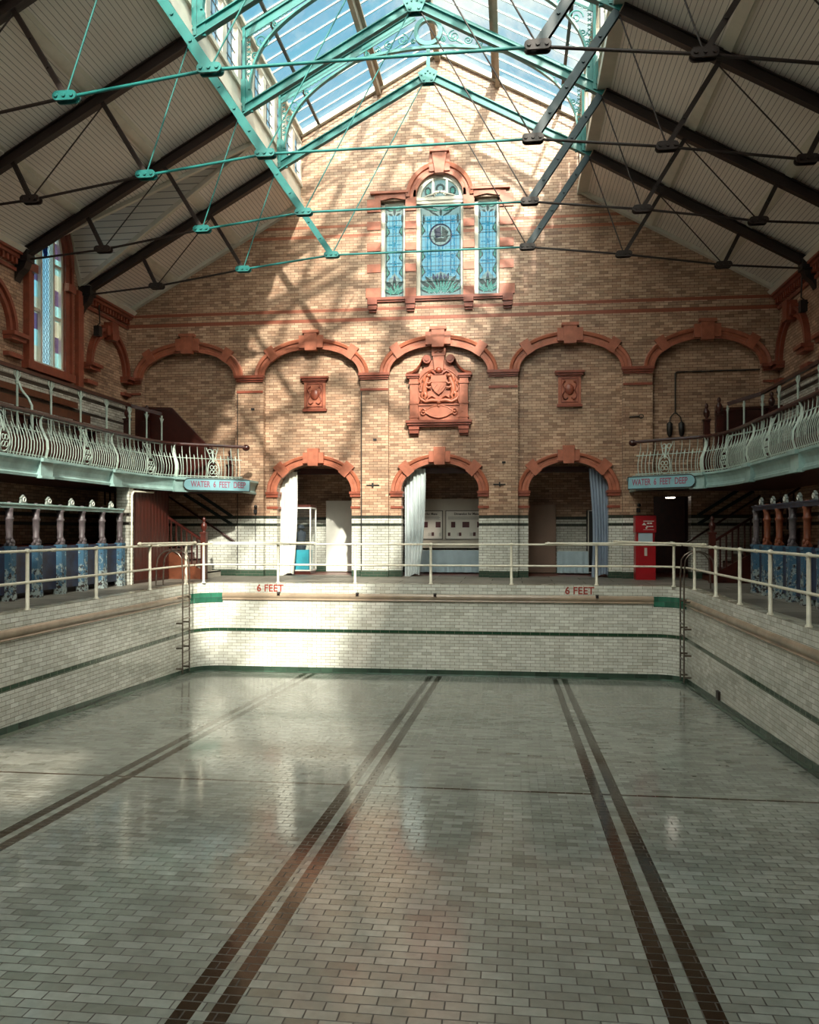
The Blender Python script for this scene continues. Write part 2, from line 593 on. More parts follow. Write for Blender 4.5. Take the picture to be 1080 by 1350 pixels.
# ================================================================ dimensions
HW = 9.43        # half width of the hall
YF = 24.0        # far wall, front plane
YR = 24.2        # recess plane
YN = -5.6        # near wall
PX0, PX1, PY0, PY1 = -5.95, 6.2, 0.7, 20.85
RC = 0.65
EAVE = 7.95
SL = 0.562
CLX = 4.05       # clerestory
GZ0, GZ1 = 13.0, 15.2
def ceil_z(x): return EAVE + (HW - abs(x)) * SL
def pool_z(y): return -2.29 + 0.0392 * (PY1 - y)
TR = [21.3, 18.37, 15.44, 12.51]

# ================================================================ pool and deck
def rrect(x0, x1, y0, y1, r, n=10):
    P = []
    for cx, cy, a0 in ((x1 - r, y0 + r, -90), (x1 - r, y1 - r, 0), (x0 + r, y1 - r, 90), (x0 + r, y0 + r, 180)):
        for i in range(n + 1):
            t = radians(a0 + 90 * i / n)
            P.append((cx + r * cos(t), cy + r * sin(t)))
    return P
pool = rrect(PX0, PX1, PY0, PY1, RC)
cop = rrect(PX0 - 0.28, PX1 + 0.28, PY0 - 0.28, PY1 + 0.28, RC + 0.28)
mb = MB()
mb.fill([[(-HW - .3, YN), (HW + .3, YN), (HW + .3, 25.0), (-HW - .3, 25.0)], cop[::-1]], lambda x, y: (x, y, 0.0))
struct(mb.build('floor', M['stone']))
mb = MB()
mb.fill([cop, pool[::-1]], lambda x, y: (x, y, 0.004))
struct(mb.build('trim_1', M['coping']))
mb = MB()
mb.fill([pool], lambda x, y: (x, y, pool_z(y)))
struct(mb.build('floor.001', M['pool_floor']))
def pool_strip(mb, path, ztop, zbot, off=0.0, closed=True, cuts=1):
    n = len(path)
    L = 0.0
    for i in range(n if closed else n - 1):
        a = Vector(path[i]); b = Vector(path[(i + 1) % n])
        d = (b - a).length
        k = max(1, int(d / 1.0))
        for j in range(k):
            p = a.lerp(b, j / k); q = a.lerp(b, (j + 1) / k)
            l0 = L + d * j / k; l1 = L + d * (j + 1) / k
            t0p, t0q = (ztop(p.y), ztop(q.y)); b0p, b0q = (zbot(p.y), zbot(q.y))
            mb.face([(p.x, p.y, b0p), (q.x, q.y, b0q), (q.x, q.y, t0q), (p.x, p.y, t0p)],
                    uv=[(l0, b0p), (l1, b0q), (l1, t0q), (l0, t0p)])
        L += d
mb = MB()
pool_strip(mb, pool, lambda y: 0.004, lambda y: pool_z(y) - 0.02)
struct(mb.build('wall_pool', M['pool_wall']))
# green base course with a small cove
inner = rrect(PX0 + 0.012, PX1 - 0.012, PY0 + 0.012, PY1 - 0.012, RC - 0.012)
inner2 = rrect(PX0 + 0.06, PX1 - 0.06, PY0 + 0.06, PY1 - 0.06, RC - 0.06)
mb = MB()
pool_strip(mb, inner, lambda y: pool_z(y) + 0.15, lambda y: pool_z(y) + 0.04)
for i in range(len(inner)):
    j = (i + 1) % len(inner)
    a, b, c, d = inner[i], inner[j], inner2[j], inner2[i]
    mb.face([(d[0], d[1], pool_z(d[1]) + 0.004), (c[0], c[1], pool_z(c[1]) + 0.004), (b[0], b[1], pool_z(b[1]) + 0.04), (a[0], a[1], pool_z(a[1]) + 0.04)])
    a2, b2 = pool[i], pool[j]
    mb.face([(a[0], a[1], pool_z(a[1]) + 0.15), (b[0], b[1], pool_z(b[1]) + 0.15), (b2[0], b2[1], pool_z(b2[1]) + 0.15), (a2[0], a2[1], pool_z(a2[1]) + 0.15)])
struct(mb.build('baseboard_pool', M['green_tile']))
# teal corner panels (the four arcs)
N = 11
for k in range(4):
    arc = rrect(PX0 + .004, PX1 - .004, PY0 + .004, PY1 - .004, RC - .004)[k * N:(k + 1) * N]
    mb = MB()
    pool_strip(mb, arc, lambda y: -0.255, lambda y: -0.51, closed=False)
    struct(mb.build('trim_%d' % (k + 2), M['teal_tile']))
# half-round scum gutters on the straight runs
gp = [(0.0, -0.25), (0.03, -0.262), (0.05, -0.29), (0.055, -0.325), (0.045, -0.36), (0.02, -0.385), (0.015, -0.40), (0.04, -0.405), (0.045, -0.43), (0.0, -0.44)]
for k, (a, b) in enumerate((((PX0, PY1 - RC), (PX0, PY0 + RC)), ((PX1, PY0 + RC), (PX1, PY1 - RC)), ((PX1 - RC, PY1), (PX0 + RC, PY1)))):
    mb = MB().sweep([a, b], gp, smooth=True)
    pts = [[(p[0], p[1], z) for o, z in gp] for p in (a, b)]
    struct(mb.build('trim_%d' % (k + 6), M['gutter']))

# ================================================================ far wall
def ell(cx, a, b, z0, n=28, t0=0, t1=180):
    return [(cx + a * cos(radians(t0 + (t1 - t0) * i / n)), z0 + b * sin(radians(t0 + (t1 - t0) * i / n))) for i in range(n + 1)]
ARC = [-7.5, -3.72, 0.02, 3.76, 7.5]
AW, AS, AH = 1.46, 5.93, 0.80
DOORC = [-3.69, 0.05, 3.73]
DW, DS, DH = 1.13, 2.5, 0.82
WC = 0.06
def roof_line():
    return [(HW, EAVE), (CLX, ceil_z(CLX)), (CLX, GZ0), (0, GZ1), (-CLX, GZ0), (-CLX, ceil_z(CLX)), (-HW, EAVE)]
outer = [(-HW, 0)] + [(HW, 0)] + roof_line()
holes = []
for c in ARC:
    e = ell(c, AW, AH, AS)
    holes.append([(c + AW, 0.0005)] + e + [(c - AW, 0.0005)])
# outline follows the arch bays down to the floor, so no hole touches the outline
ol = [(-HW, 0)]
for c in ARC:
    ol += [(c - AW, 0)] + ell(c, AW, AH, AS)[::-1] + [(c + AW, 0)]
ol += [(HW, 0)] + roof_line()
wins = []
for a, b in ((WC - 1.72, WC - 1.0), (WC + 1.0, WC + 1.72)):
    wins.append([(a, 8.12), (b, 8.12), (b, 10.93), (a, 10.93)])
wins.append([(WC - .68, 8.12), (WC + .68, 8.12)] + ell(WC, .68, .68, 11.0))
mb = MB()
mb.fill([ol] + wins, lambda x, z: (x, YF, z))
# reveals of the arch bays
def reveal(mb, pts, y0, y1):
    for a, b in zip(pts[:-1], pts[1:]):
        mb.face([(a[0], y0, a[1]), (b[0], y0, b[1]), (b[0], y1, b[1]), (a[0], y1, a[1])])
for c in ARC:
    reveal(mb, [(c + AW, 0)] + ell(c, AW, AH, AS) + [(c - AW, 0)], YF, YR)
for wv in wins:
    reveal(mb, wv + [wv[0]], YF, YF + 0.3)
# recess plane with doorways
for i, c in enumerate(ARC):
    e = ell(c, AW + .02, AH + .02, AS)
    if i in (1, 2, 3):
        dc = DOORC[i - 1]
        de = ell(dc, DW, DH, DS)
        ol2 = [(c - AW - .02, 0), (dc - DW, 0)] + de[::-1] + [(dc + DW, 0), (c + AW + .02, 0)] + e
        mb.fill([ol2], lambda x, z: (x, YR, z))
        reveal(mb, [(dc + DW, 0)] + de + [(dc - DW, 0)], YR, YR + 0.42)
    elif i == 4:
        ol2 = [(c - AW - .02, 0), (6.10, 0), (6.10, 2.32), (7.12, 2.32), (7.12, 0), (c + AW + .02, 0)] + e
        mb.fill([ol2], lambda x, z: (x, YR, z))
        reveal(mb, [(7.12, 0), (7.12, 2.32), (6.10, 2.32), (6.10, 0)], YR, YR + 0.4)
    else:
        mb.fill([[(c - AW - .02, 0), (c + AW + .02, 0)] + e], lambda x, z: (x, YR, z))
struct(mb.build('wall_back', M['brick']))

# lobby behind the doorways
mb = MB()
mb.face([(-6.2, 26.9, 0), (5.95, 26.9, 0), (5.95, 26.9, 3.5), (-6.2, 26.9, 3.5)])
for x in (-6.2, 5.95):
    mb.face([(x, 24.6, 0), (x, 26.9, 0), (x, 26.9, 3.5), (x, 24.6, 3.5)])
mb.face([(-6.2, 24.62, 3.34), (5.95, 24.62, 3.34), (5.95, 24.62, 3.6), (-6.2, 24.62, 3.6)])
struct(mb.build('wall_lobby', M['brick']))
struct(MB().box(-6.2, 5.95, 24.6, 26.9, 3.5, 3.6).build('ceiling_lobby', M['cream']))
struct(MB().box(-6.3, 7.6, 25.0, 28.5, -0.06, 0.002).build('floor_lobby', M['red_floor']))
for k, dc in enumerate(DOORC):
    struct(MB().box(dc - 1.3, dc + 1.3, 24.66, 24.8, 3.05, 3.22).build('trim_%d' % (9 + k), M['wood']))
mb = MB()
mb.face([(6.0, 27.5, 0), (7.6, 27.5, 0), (7.6, 27.5, 3), (6.0, 27.5, 3)])
for x in (6.0, 7.6):
    mb.face([(x, 24.6, 0), (x, 27.5, 0), (x, 27.5, 3), (x, 24.6, 3)])
mb.face([(6.0, 24.6, 2.9), (7.6, 24.6, 2.9), (7.6, 27.5, 2.9), (6.0, 27.5, 2.9)])
struct(mb.build('wall_passage', M['woodred']))

# ---- terracotta arch surrounds (each is one thing)
def arch_ring(c, z0, ai, bi, ao, bo, y0, y1, proud):
    mb = MB()
    n = 36
    I, O = ell(c, ai, bi, z0, n), ell(c, ao, bo, z0, n)
    # moulded section: three steps between the inner and outer curve
    prof = [(0.0, y1), (0.0, y0), (0.28, y0), (0.34, y0 + .02), (0.62, y0 + .02), (0.68, y0 - proud), (0.92, y0 - proud - .02), (1.0, y0 - proud), (1.0, y1)]
    rows = [[(I[i][0] + (O[i][0] - I[i][0]) * f, y, I[i][1] + (O[i][1] - I[i][1]) * f) for f, y in prof] for i in range(n + 1)]
    mb.grid(rows, smooth=False)
    mb.face(rows[0]); mb.face(rows[-1][::-1])
    return mb
def radial_block(c, z0, ai, bi, ao, bo, deg, half, y0, y1, r0=-0.06, r1=0.08, taper=1.15):
    mb = MB()
    t = radians(deg)
    pi_ = Vector((c + ai * cos(t), z0 + bi * sin(t))); po = Vector((c + ao * cos(t), z0 + bo * sin(t)))
    nrm = (Vector((cos(t) / ai, sin(t) / bi))).normalized()
    tan = Vector((-nrm.y, nrm.x))
    a = pi_ + nrm * r0; b = pi_ + nrm * ((po - pi_).length + r1)
    poly = [a - tan * half, a + tan * half, b + tan * half * taper, b - tan * half * taper]
    mb.prism([(p.x, p.y) for p in poly], XZ(0), y0, y1)
    return mb
posn = ['at the left corner above the stair', 'left of the coat of arms', 'over the coat of arms', 'right of the coat of arms', 'at the right corner above the conduit']
for i, c in enumerate(ARC):
    t = thing('arch_surround', (c, YF, AS), 'wide terracotta blind arch with keystone ' + posn[i], 'arch', 'upper terracotta arches on the far wall')
    mat_ = M['terra']
    arch_ring(c, AS, AW - .04, AH - .04, AW + .25, AH + .27, YF - .05, YF + .02, .03).build('arch_ring', mat_, t)
    k = radial_block(c, AS, AW, AH, AW + .25, AH + .25, 90, .17, YF - .16, YF + .02, -.10, .24, 1.12)
    k.box(c - .36, c + .36, YF - .12, YF + .02, AS + AH - .02, AS + AH + .34)
    k.box(c - .24, c + .24, YF - .18, YF + .02, AS + AH + .40, AS + AH + .48)
    k.build('keystone', mat_, t)
    for d in (40, 140):
        radial_block(c, AS, AW, AH, AW + .25, AH + .25, d, .12, YF - .10, YF + .02, -.06, .10).build('voussoir', mat_, t)
for i, c in enumerate(DOORC):
    lb = ['with the glass display case behind it', 'in the centre under the coat of arms', 'beside the red cabinet'][i]
    t = thing('doorway_arch', (c, YR, DS), 'terracotta doorway arch ' + lb, 'arch', 'terracotta doorway arches on the far wall')
    arch_ring(c, DS, DW - .0, DH - .0, DW + .30, DH + .27, YR - .06, YR + .02, .03).build('arch_ring', M['terra'], t)
    k = radial_block(c, DS, DW, DH, DW + .30, DH + .25, 90, .15, YR - .20, YR + .02, -.06, .20, 1.15)
    k.box(c - .31, c + .31, YR - .15, YR + .02, DS + DH + .02, DS + DH + .33)
    k.build('keystone', M['terra'], t)
    for d in (40, 140):
        radial_block(c, DS, DW, DH, DW + .30, DH + .25, d, .13, YR - .12, YR + .02, -.04, .10).build('voussoir', M['terra'], t)
    for s in (-1, 1):
        m2 = MB()
        xa, xb = sorted((c + s * (DW - .06), c + s * (DW + .34)))
        xb = min(xb, c + AW) if s > 0 else xb
        m2.box(xa, xb, YR - .09, YR + .3, DS - .07, DS + .0).box(xa + .02, xb - .02, YR - .06, YR + .3, DS - .16, DS - .07)
        im_ = m2.build('impost', M['terra_dark'], t)
        MB().box(xa + .03, xb - .02, YR - .03, YR + .3, DS - .50, DS - .43).build('necking_band', M['terra_dark'], im_)
# pilaster capitals
caps = [(-5.98, -5.2), (-2.25, -1.45), (1.48, 2.28), (5.24, 6.02), (9.0, HW), (-HW, -9.0)]
cl = ['between the corner arch and the left plaque', 'on the left of the coat of arms', 'on the right of the coat of arms', 'over the red cabinet', 'in the right corner', 'in the left corner']
for (a, b), l in zip(caps, cl):
    mb = MB()
    mb.box(a - .06, b + .06, YF - .13, YF + .02, AS - .07, AS + .01).box(a - .03, b + .03, YF - .09, YF + .02, AS - .13, AS - .07).box(a - .01, b + .01, YF - .05, YF + .02, AS - .18, AS - .13)
    cap_ = mb.build('pilaster_capital', M['terra_dark'])
    MB().box(a - .01, b + .01, YF - .03, YF + .02, AS - .50, AS - .43).build('necking_band', M['terra_dark'], cap_)
    tag(cap_, 'moulded terracotta capital of the brick pilaster ' + l, 'capital', 'pilaster capitals on the far wall')

# ---- three-light stained glass window
def inside(p, q, poly):
    r = False
    j = len(poly) - 1
    for i in range(len(poly)):
        xi, zi = poly[i]; xj, zj = poly[j]
        if (zi > q) != (zj > q) and p < (xj - xi) * (q - zi) / (zj - zi) + xi:
            r = not r
        j = i
    return r
def flatten(mb, pieces, x0, x1, z0, z1, y, cell=0.013):
    nx, nz_ = int((x1 - x0) / cell), int((z1 - z0) / cell)
    dx, dz = (x1 - x0) / nx, (z1 - z0) / nz_
    for j in range(nz_):
        q = z0 + (j + .5) * dz
        live = [pc for pc in reversed(pieces) if pc[2] <= q <= pc[3]]
        run = None
        for i in range(nx + 1):
            mi = None
            if i < nx:
                p = x0 + (i + .5) * dx
                for pc in live:
                    if pc[0] <= p <= pc[1] and inside(p, q, pc[4]):
                        mi = pc[5]; break
            if run is not None and mi != run[1]:
                if run[1] is not None:
                    mb.m = run[1]
                    mb.face([(x0 + run[0] * dx, y, z0 + j * dz), (x0 + i * dx, y, z0 + j * dz), (x0 + i * dx, y, z0 + (j + 1) * dz), (x0 + run[0] * dx, y, z0 + (j + 1) * dz)])
                run = (i, mi)
            if run is None: run = (i, mi)
def window_pane(mb, x0, x1, z0, z1, kind, y=YF + 0.2):
    """coloured pieces cut into one single layer of glass (the later piece wins); materials by index"""
    pieces = []
    def put(poly, mi):
        xs_ = [p[0] for p in poly]; zs_ = [p[1] for p in poly]
        pieces.append((min(xs_), max(xs_), min(zs_), max(zs_), poly, mi))
    put([(x0, z0), (x1, z0), (x1, z1), (x0, z1)], 5)                     # clear cream edge
    W = x1 - x0; c = (x0 + x1) / 2
    put([(x0 + .05, z0 + .05), (x1 - .05, z0 + .05), (x1 - .05, z1 - .28), (x0 + .05, z1 - .28)], 0)
    cols = 2 if kind == 'c' else 1
    xs = [c] if kind == 's' else [c - .34, c - .0, c + .34]
    for x in xs:
        for d in (-.05, .05):
            put([(x + d - .018, z0 + .6), (x + d + .018, z0 + .6), (x + d + .018, z1 - .3), (x + d - .018, z1 - .3)], 1)
    zs = [z0 + 1.0, z0 + 1.55, z0 + 2.05] if kind == 's' else [z0 + .72, z0 + 1.15, z0 + 1.75, z0 + 2.2]
    for z in zs:
        put([(x0 + .08, z - .02), (x1 - .08, z - .02), (x1 - .08, z + .02), (x0 + .08, z + .02)], 1)
        for x in xs:
            put([(x - .085, z), (x, z - .085), (x + .085, z), (x, z + .085)], 1)
    # side leaf shapes
    for s, xe in ((1, x0), (-1, x1)):
        for z in (z0 + .75, z0 + 1.2, z0 + 1.95):
            put([(xe + s * .03, z - .2), (xe + s * .15, z - .04), (xe + s * .04, z + .2)], 4)
            put([(xe + s * .05, z - .13), (xe + s * .11, z - .03), (xe + s * .06, z + .12)], 3)
    # foot: green foliage
    def leaf(px, pz, a, L, wd, mi):
        pts = []
        for i in range(9):
            t = i / 8
            pts.append((t * L, wd * sin(pi * t)))
        for i in range(7, 0, -1):
            t = i / 8
            pts.append((t * L, -wd * sin(pi * t)))
        put([(px + u * cos(a) - v * sin(a), pz + u * sin(a) + v * cos(a)) for u, v in pts], mi)
    put([(x0 + .04, z0 + .04), (x1 - .04, z0 + .04), (x1 - .04, z0 + .45), (c, z0 + .72), (x0 + .04, z0 + .45)], 5)
    nl = 7 if kind == 's' else 15
    for i in range(nl):
        a = radians(25 + 130 * i / (nl - 1))
        L = .42 if kind == 's' else .52
        leaf(c - (0 if kind == 's' else .25) * cos(a) * -1, z0 + .08 + .12 * (i % 2), a, L, .06, 4)
        leaf(c - (0 if kind == 's' else .25) * cos(a) * -1, z0 + .10, a, L * .8, .03, 3 if i % 2 else 2)
    for i in range(2 if kind == 's' else 4):
        x = c + (i - (.5 if kind == 's' else 1.5)) * .22
        put([(x - .07, z0 + .16), (x, z0 + .08), (x + .07, z0 + .16), (x, z0 + .34)], 2)
    for i in range(5 if kind == 'c' else 1):
        x = c + (i - (2 if kind == 'c' else 0)) * .1
        put([(x - .04, z0 + .56), (x, z0 + .5), (x + .04, z0 + .56), (x, z0 + .66)], 6)
    # head: dark curling arch
    for s in (-1, 1):
        leaf(c, z1 - .14, radians(90 - s * 78), W * .48, .06, 4)
        leaf(c + s * W * .42, z1 - .2, radians(90 + 180), .35, .035, 4)
        leaf(c, z1 - .14, radians(90 - s * 78), W * .38, .025, 2)
        leaf(c + s * .04, z1 - .3, radians(90 - s * 60), W * .3, .03, 4)
    leaf(c, z1 - .3, radians(90), .24, .04, 4)
    if kind == 'c':                                                    # roundel with a ship
        zc = z0 + 1.78
        put([(c + .33 * cos(2 * pi * i / 24), zc + .33 * sin(2 * pi * i / 24)) for i in range(24)], 6)
        put([(c + .29 * cos(2 * pi * i / 24), zc + .29 * sin(2 * pi * i / 24)) for i in range(24)], 5)
        put([(c - .22, zc - .05), (c - .16, zc - .2), (c + .14, zc - .2), (c + .24, zc - .02), (c + .08, zc - .08), (c - .08, zc - .08)], 4)
        put([(c - .16, zc - .08), (c - .2, zc + .16), (c, zc + .28), (c + .02, zc - .06)], 7)
        put([(c + .03, zc - .06), (c + .04, zc + .26), (c + .22, zc + .08), (c + .18, zc - .04)], 4)
    flatten(mb, pieces, x0, x1, z0, z1, y)
GM = [M[k] for k in ('g_blue', 'g_teal', 'g_green', 'g_green', 'g_dark', 'g_cream', 'g_violet', 'g_navy')]
t = bpy.data.objects.new('window_1', None); COL.objects.link(t); t.location = (WC, YF, 8.12); struct(t)
lights = [('s', WC - 1.72, WC - 1.0, 8.12, 10.93), ('c', WC - .68, WC + .68, 8.12, 10.86), ('s', WC + 1.0, WC + 1.72, 8.12, 10.93)]
for kind, a, b, z0, z1 in lights:
    fw = .07
    f = MB()
    f.box(a, a + .10, YF + .13, YF + .24, z0, z1).box(b - fw, b, YF + .13, YF + .24, z0, z1)
    f.box(a, b, YF + .13, YF + .24, z0, z0 + .05).box(a, b, YF + .13, YF + .24, z1 - .07, z1)
    if kind == 'c':
        f.box(a, b, YF + .10, YF + .24, z1 - .02, z1 + .10)
    f.build('window_frame', M['cream'], t)
    p = MB()
    window_pane(p, a + .10, b - fw, z0 + .05, z1 - .07, kind)
    p.build('stained_glass', GM, t)
    L = MB()
    yy = YF + .165
    for z in [z0 + .05 + (z1 - z0 - .12) * i / 6 for i in range(1, 6)]:
        L.beam((a + .1, yy, z), (b - fw, yy, z), .008, .018)
    nn = 3 if kind == 's' else 7
    for i in range(1, nn + 1):
        x = a + .1 + (b - a - .17) * i / (nn + 1)
        L.beam((x, yy, z0 + .5), (x, yy, z1 - .3), .006, .010)
    for i in range(8):
        z = z0 + .6 + i * .22
        L.beam((a + .12, yy, z), (b - fw - .02, yy, z), .006, .008)
    for x in (a + .135, b - .105):
        L.beam((x, yy, z0 + .05), (x, yy, z1 - .15), .006, .014)
    if kind == 'c':
        zc = z0 + .05 + 1.78
        L.tube([((a + b) / 2 + .0 + .31 * cos(2 * pi * i / 28), yy, zc + .31 * sin(2 * pi * i / 28)) for i in range(29)], .012, 5)
    L.build('leading', M['lead'], t)
# arched head of the centre light
f = MB()
n = 24
I, O = ell(WC, .56, .56, 11.0, n), ell(WC, .68, .68, 11.0, n)
f.grid([[(I[i][0], YF + .24, I[i][1]), (I[i][0], YF + .1, I[i][1]), (O[i][0], YF + .1, O[i][1]), (O[i][0], YF + .24, O[i][1])] for i in range(n + 1)], smooth=False)
f.box(WC - .68, WC + .68, YF + .08, YF + .24, 10.93, 11.03)
for x in (-.2, .2):
    f.box(WC + x - .03, WC + x + .03, YF + .11, YF + .22, 11.0, 11.56)
for s in (-1, 1):
    f.tube([(WC + s * .02, YF + .09, 11.16), (WC + s * .12, YF + .08, 11.15), (WC + s * .22, YF + .08, 11.09), (WC + s * .34, YF + .08, 11.06), (WC + s * .45, YF + .09, 11.04)], [.04, .04, .03, .03, .01], 6)
    f.tube([(WC + s * .14, YF + .07, 11.05), (WC + s * .2, YF + .07, 11.09), (WC + s * .14, YF + .07, 11.12), (WC + s * .1, YF + .07, 11.08)], .02, 6)
f.build('arched_head', M['cream'], t)
p = MB()
pcs = [(-9, 9, 0, 99, ell(WC, .57, .57, 11.02, 20), 5)]
for dx, wd in ((-.36, .1), (0, .14), (.36, .1)):
    pcs.append((-9, 9, 0, 99, [(WC + dx + wd * cos(2 * pi * i / 12), 11.24 + .14 * sin(2 * pi * i / 12) + (.06 if dx == 0 else -.02)) for i in range(12)], 4))
    pcs.append((-9, 9, 0, 99, [(WC + dx + wd * .55 * cos(2 * pi * i / 12), 11.24 + .08 * sin(2 * pi * i / 12) + (.06 if dx == 0 else -.02)) for i in range(12)], 2 if dx else 5))
flatten(p, pcs, WC - .58, WC + .58, 11.02, 11.6, YF + .19)
p.build('stained_glass', GM, t)

# terracotta dressings of the window: one surround with quoins, hood and sill
t = thing('window_surround', (WC, YF, 8.0), 'terracotta quoined surround of the three-light stained glass window', 'window surround')
mb = MB()
n = 28
I, O = ell(WC, .68, .68, 11.0, n), ell(WC, .98, .98, 11.0, n)
prof = [(0, YF + .1), (0, YF - .04), (.3, YF - .04), (.36, YF - .02), (.6, YF - .02), (.66, YF - .08), (1, YF - .10), (1, YF + .01)]
mb.grid([[(I[i][0] + (O[i][0] - I[i][0]) * f_, y, I[i][1] + (O[i][1] - I[i][1]) * f_) for f_, y in prof] for i in range(n + 1)], smooth=False)
mb.build('arch_hood', M['terra'], t)
mb = MB()
for s in (-1, 1):
    xa, xb = sorted((WC + s * .72, WC + s * 2.02))
    mb.box(xa + (.18 if s > 0 else 0), xb - (.18 if s < 0 else 0), YF - .12, YF + .01, 11.12, 11.18)
    mb.box(WC + s * .68, WC + s * .99, YF - .04, YF + .01, 10.62, 11.2)
    mb.prism([(WC + s * .99, 10.93), (WC + s * 1.36, 11.0), (WC + s * 1.73, 10.93), (WC + s * 1.73, 11.13), (WC + s * .99, 11.13)], XZ(0), YF - .06, YF + .02)
    mb.box(WC + s * 1.72, WC + s * 2.12, YF - .04, YF + .01, 10.62, 10.98)
    mb.box(WC + s * 1.72, WC + s * 1.9, YF - .04, YF + .01, 10.98, 11.13)
mb.build('lintel_moulding', M['terra'], t)
for s in (-1, 1):
    for k in range(3):
        z = 8.86 + k * .62
        MB().box(WC + s * 1.72, WC + s * 2.12, YF - .03, YF + .01, z, z + .24).build('quoin_block', M['terra'], t)
        MB().box(WC + s * .68, WC + s * 1.0, YF - .03, YF + .01, z, z + .22).build('quoin_block', M['terra'], t)
    MB().box(WC + s * 1.72, WC + s * 2.15, YF - .05, YF + .01, 8.12, 8.40).build('quoin_block', M['terra'], t)
    MB().box(WC + s * .68, WC + s * 1.0, YF - .04, YF + .01, 8.12, 8.38).build('quoin_block', M['terra'], t)
mb = MB().box(WC - 2.1, WC + 2.1, YF - .10, YF + .14, 8.04, 8.12).box(WC - 2.05, WC + 2.05, YF - .06, YF + .1, 7.99, 8.04)
mb.build('sill', M['terra_dark'], t)
for x in (-1.95, -.84, .84, 1.95):
    mb = MB()
    for j, (d, z0, z1) in enumerate(((.16, 7.90, 8.04), (.12, 7.81, 7.89), (.14, 7.76, 7.80), (.08, 7.70, 7.75))):
        mb.box(WC + x - .14 + .01 * j, WC + x + .14 - .01 * j, YF - d, YF + .01, z0, z1)
    mb.build('corbel', M['terra_dark'], t)
mb = MB().prism([(WC - .12, 11.62), (WC + .12, 11.62), (WC + .22, 12.25), (WC - .22, 12.25)], XZ(0), YF - .16, YF + .01)
mb.box(WC - .15, WC + .15, YF - .17, YF, 12.25, 12.6).box(WC - .28, WC + .28, YF - .2, YF, 12.22, 12.29)
mb.box(WC - .3, WC - .14, YF - .09, YF, 11.7, 12.2).box(WC + .14, WC + .3, YF - .09, YF, 11.7, 12.2)
mb.build('keystone', M['terra'], t)

# ---- coat of arms panel
CC = 0.03
t = thing('coat_of_arms', (CC, YR, 4.2), 'large carved terracotta coat of arms with shield and two supporters', 'relief')
S = (.98 / 1.0)
mb = MB()
body = [(CC - .84, 4.55), (CC + .84, 4.55), (CC + .84, 5.80), (CC + .62, 5.85), (CC + .40, 6.12), (CC + .30, 6.30), (CC - .30, 6.30), (CC - .40, 6.12), (CC - .62, 5.85), (CC - .84, 5.80)]
mb.prism(body, XZ(0), YR - .10, YR + .01)
mb.build('back_panel', M['terra'], t)
for s in (-1, 1):
    mb = MB()
    mb.box(CC + s * .60, CC + s * .84, YR - .17, YR, 4.55, 5.62)
    mb.box(CC + s * .58, CC + s * .87, YR - .20, YR, 5.60, 5.66).box(CC + s * .58, CC + s * .87, YR - .19, YR, 5.02, 5.06).box(CC + s * .58, CC + s * .87, YR - .19, YR, 4.62, 4.66)
    mb.box(CC + s * .60, CC + s * .85, YR - .18, YR, 5.66, 5.80)
    mb.build('side_pilaster', M['terra'], t)
for s in (-1, 1):
    mb = MB()
    mb.box(CC + s * .56, CC + s * .96, YR - .26, YR, 5.82, 5.88).box(CC + s * .58, CC + s * .92, YR - .22, YR, 5.77, 5.82)
    P_ = [(.94, 5.90), (.78, 5.93), (.64, 6.02), (.54, 6.16), (.47, 6.32), (.40, 6.40)]
    rows = []
    for x, z in P_:
        rows.append([(CC + s * x, YR, z - .05), (CC + s * x, YR - .24, z - .04), (CC + s * x, YR - .26, z + .02), (CC + s * x, YR, z + .03)])
    mb.grid(rows, smooth=False)
    mb.tube([(CC + s * .34, YR, 6.30), (CC + s * .34, YR - .26, 6.30)], .12, 14)
    mb.tube([(CC + s * .34, YR - .26, 6.30), (CC + s * .34, YR - .29, 6.30)], .06, 10)
    mb.build('scrolled_pediment', M['terra_dark'], t)
mb = MB()
mb.prism([(CC - .12, 5.98), (CC + .12, 5.98), (CC + .17, 6.42), (CC - .17, 6.42)], XZ(0), YR - .2, YR)
mb.box(CC - .19, CC + .19, YR - .22, YR, 6.40, 6.45).box(CC - .2, CC + .2, YR - .18, YR, 6.46, 6.62)
mb.tube([(CC - .12, YR - .19, 6.50), (CC - .02, YR - .2, 6.56), (CC + .06, YR - .2, 6.52), (CC + .12, YR - .19, 6.57)], .025, 6)
mb.build('keystone', M['terra'], t)
mb = MB()
for r in (.64, .56):
    e = ell(CC, r, r * .95, 5.45, 24)
    mb.tube([(x, YR - .11, z) for x, z in e], .018, 6)
mb.box(CC - .60, CC + .60, YR - .14, YR, 4.98, 5.02).box(CC - .60, CC + .60, YR - .13, YR, 5.06, 5.09)
mb.build('arch_moulding', M['terra'], t)
# shield
mb = MB()
sh = [(-.22, .28), (.22, .28), (.24, .10), (.20, -.06), (.12, -.18), (0, -.28), (-.12, -.18), (-.20, -.06), (-.24, .10)]
mb.prism([(CC + x, 5.56 + z) for x, z in sh], XZ(0), YR - .18, YR - .09)
for k in (-1, 0, 1):
    mb.beam((CC + k * .12 - .05, YR - .185, 5.36 + abs(k) * .08), (CC + k * .12 + .08, YR - .185, 5.58), .02, .025)
mb.box(CC - .22, CC + .22, YR - .195, YR - .17, 5.64, 5.66)
mb.build('shield', M['terra'], t)
mb = MB()
mb.ball((CC, YR - .18, 5.98), .10, 12)
mb.box(CC - .12, CC + .12, YR - .2, YR - .1, 5.86, 5.89)
for s in (-1, 1):
    mb.tube([(CC + s * .1, YR - .15, 5.9), (CC + s * .22, YR - .14, 5.98), (CC + s * .3, YR - .13, 5.93), (CC + s * .34, YR - .13, 5.84)], [.04, .035, .03, .015], 7)
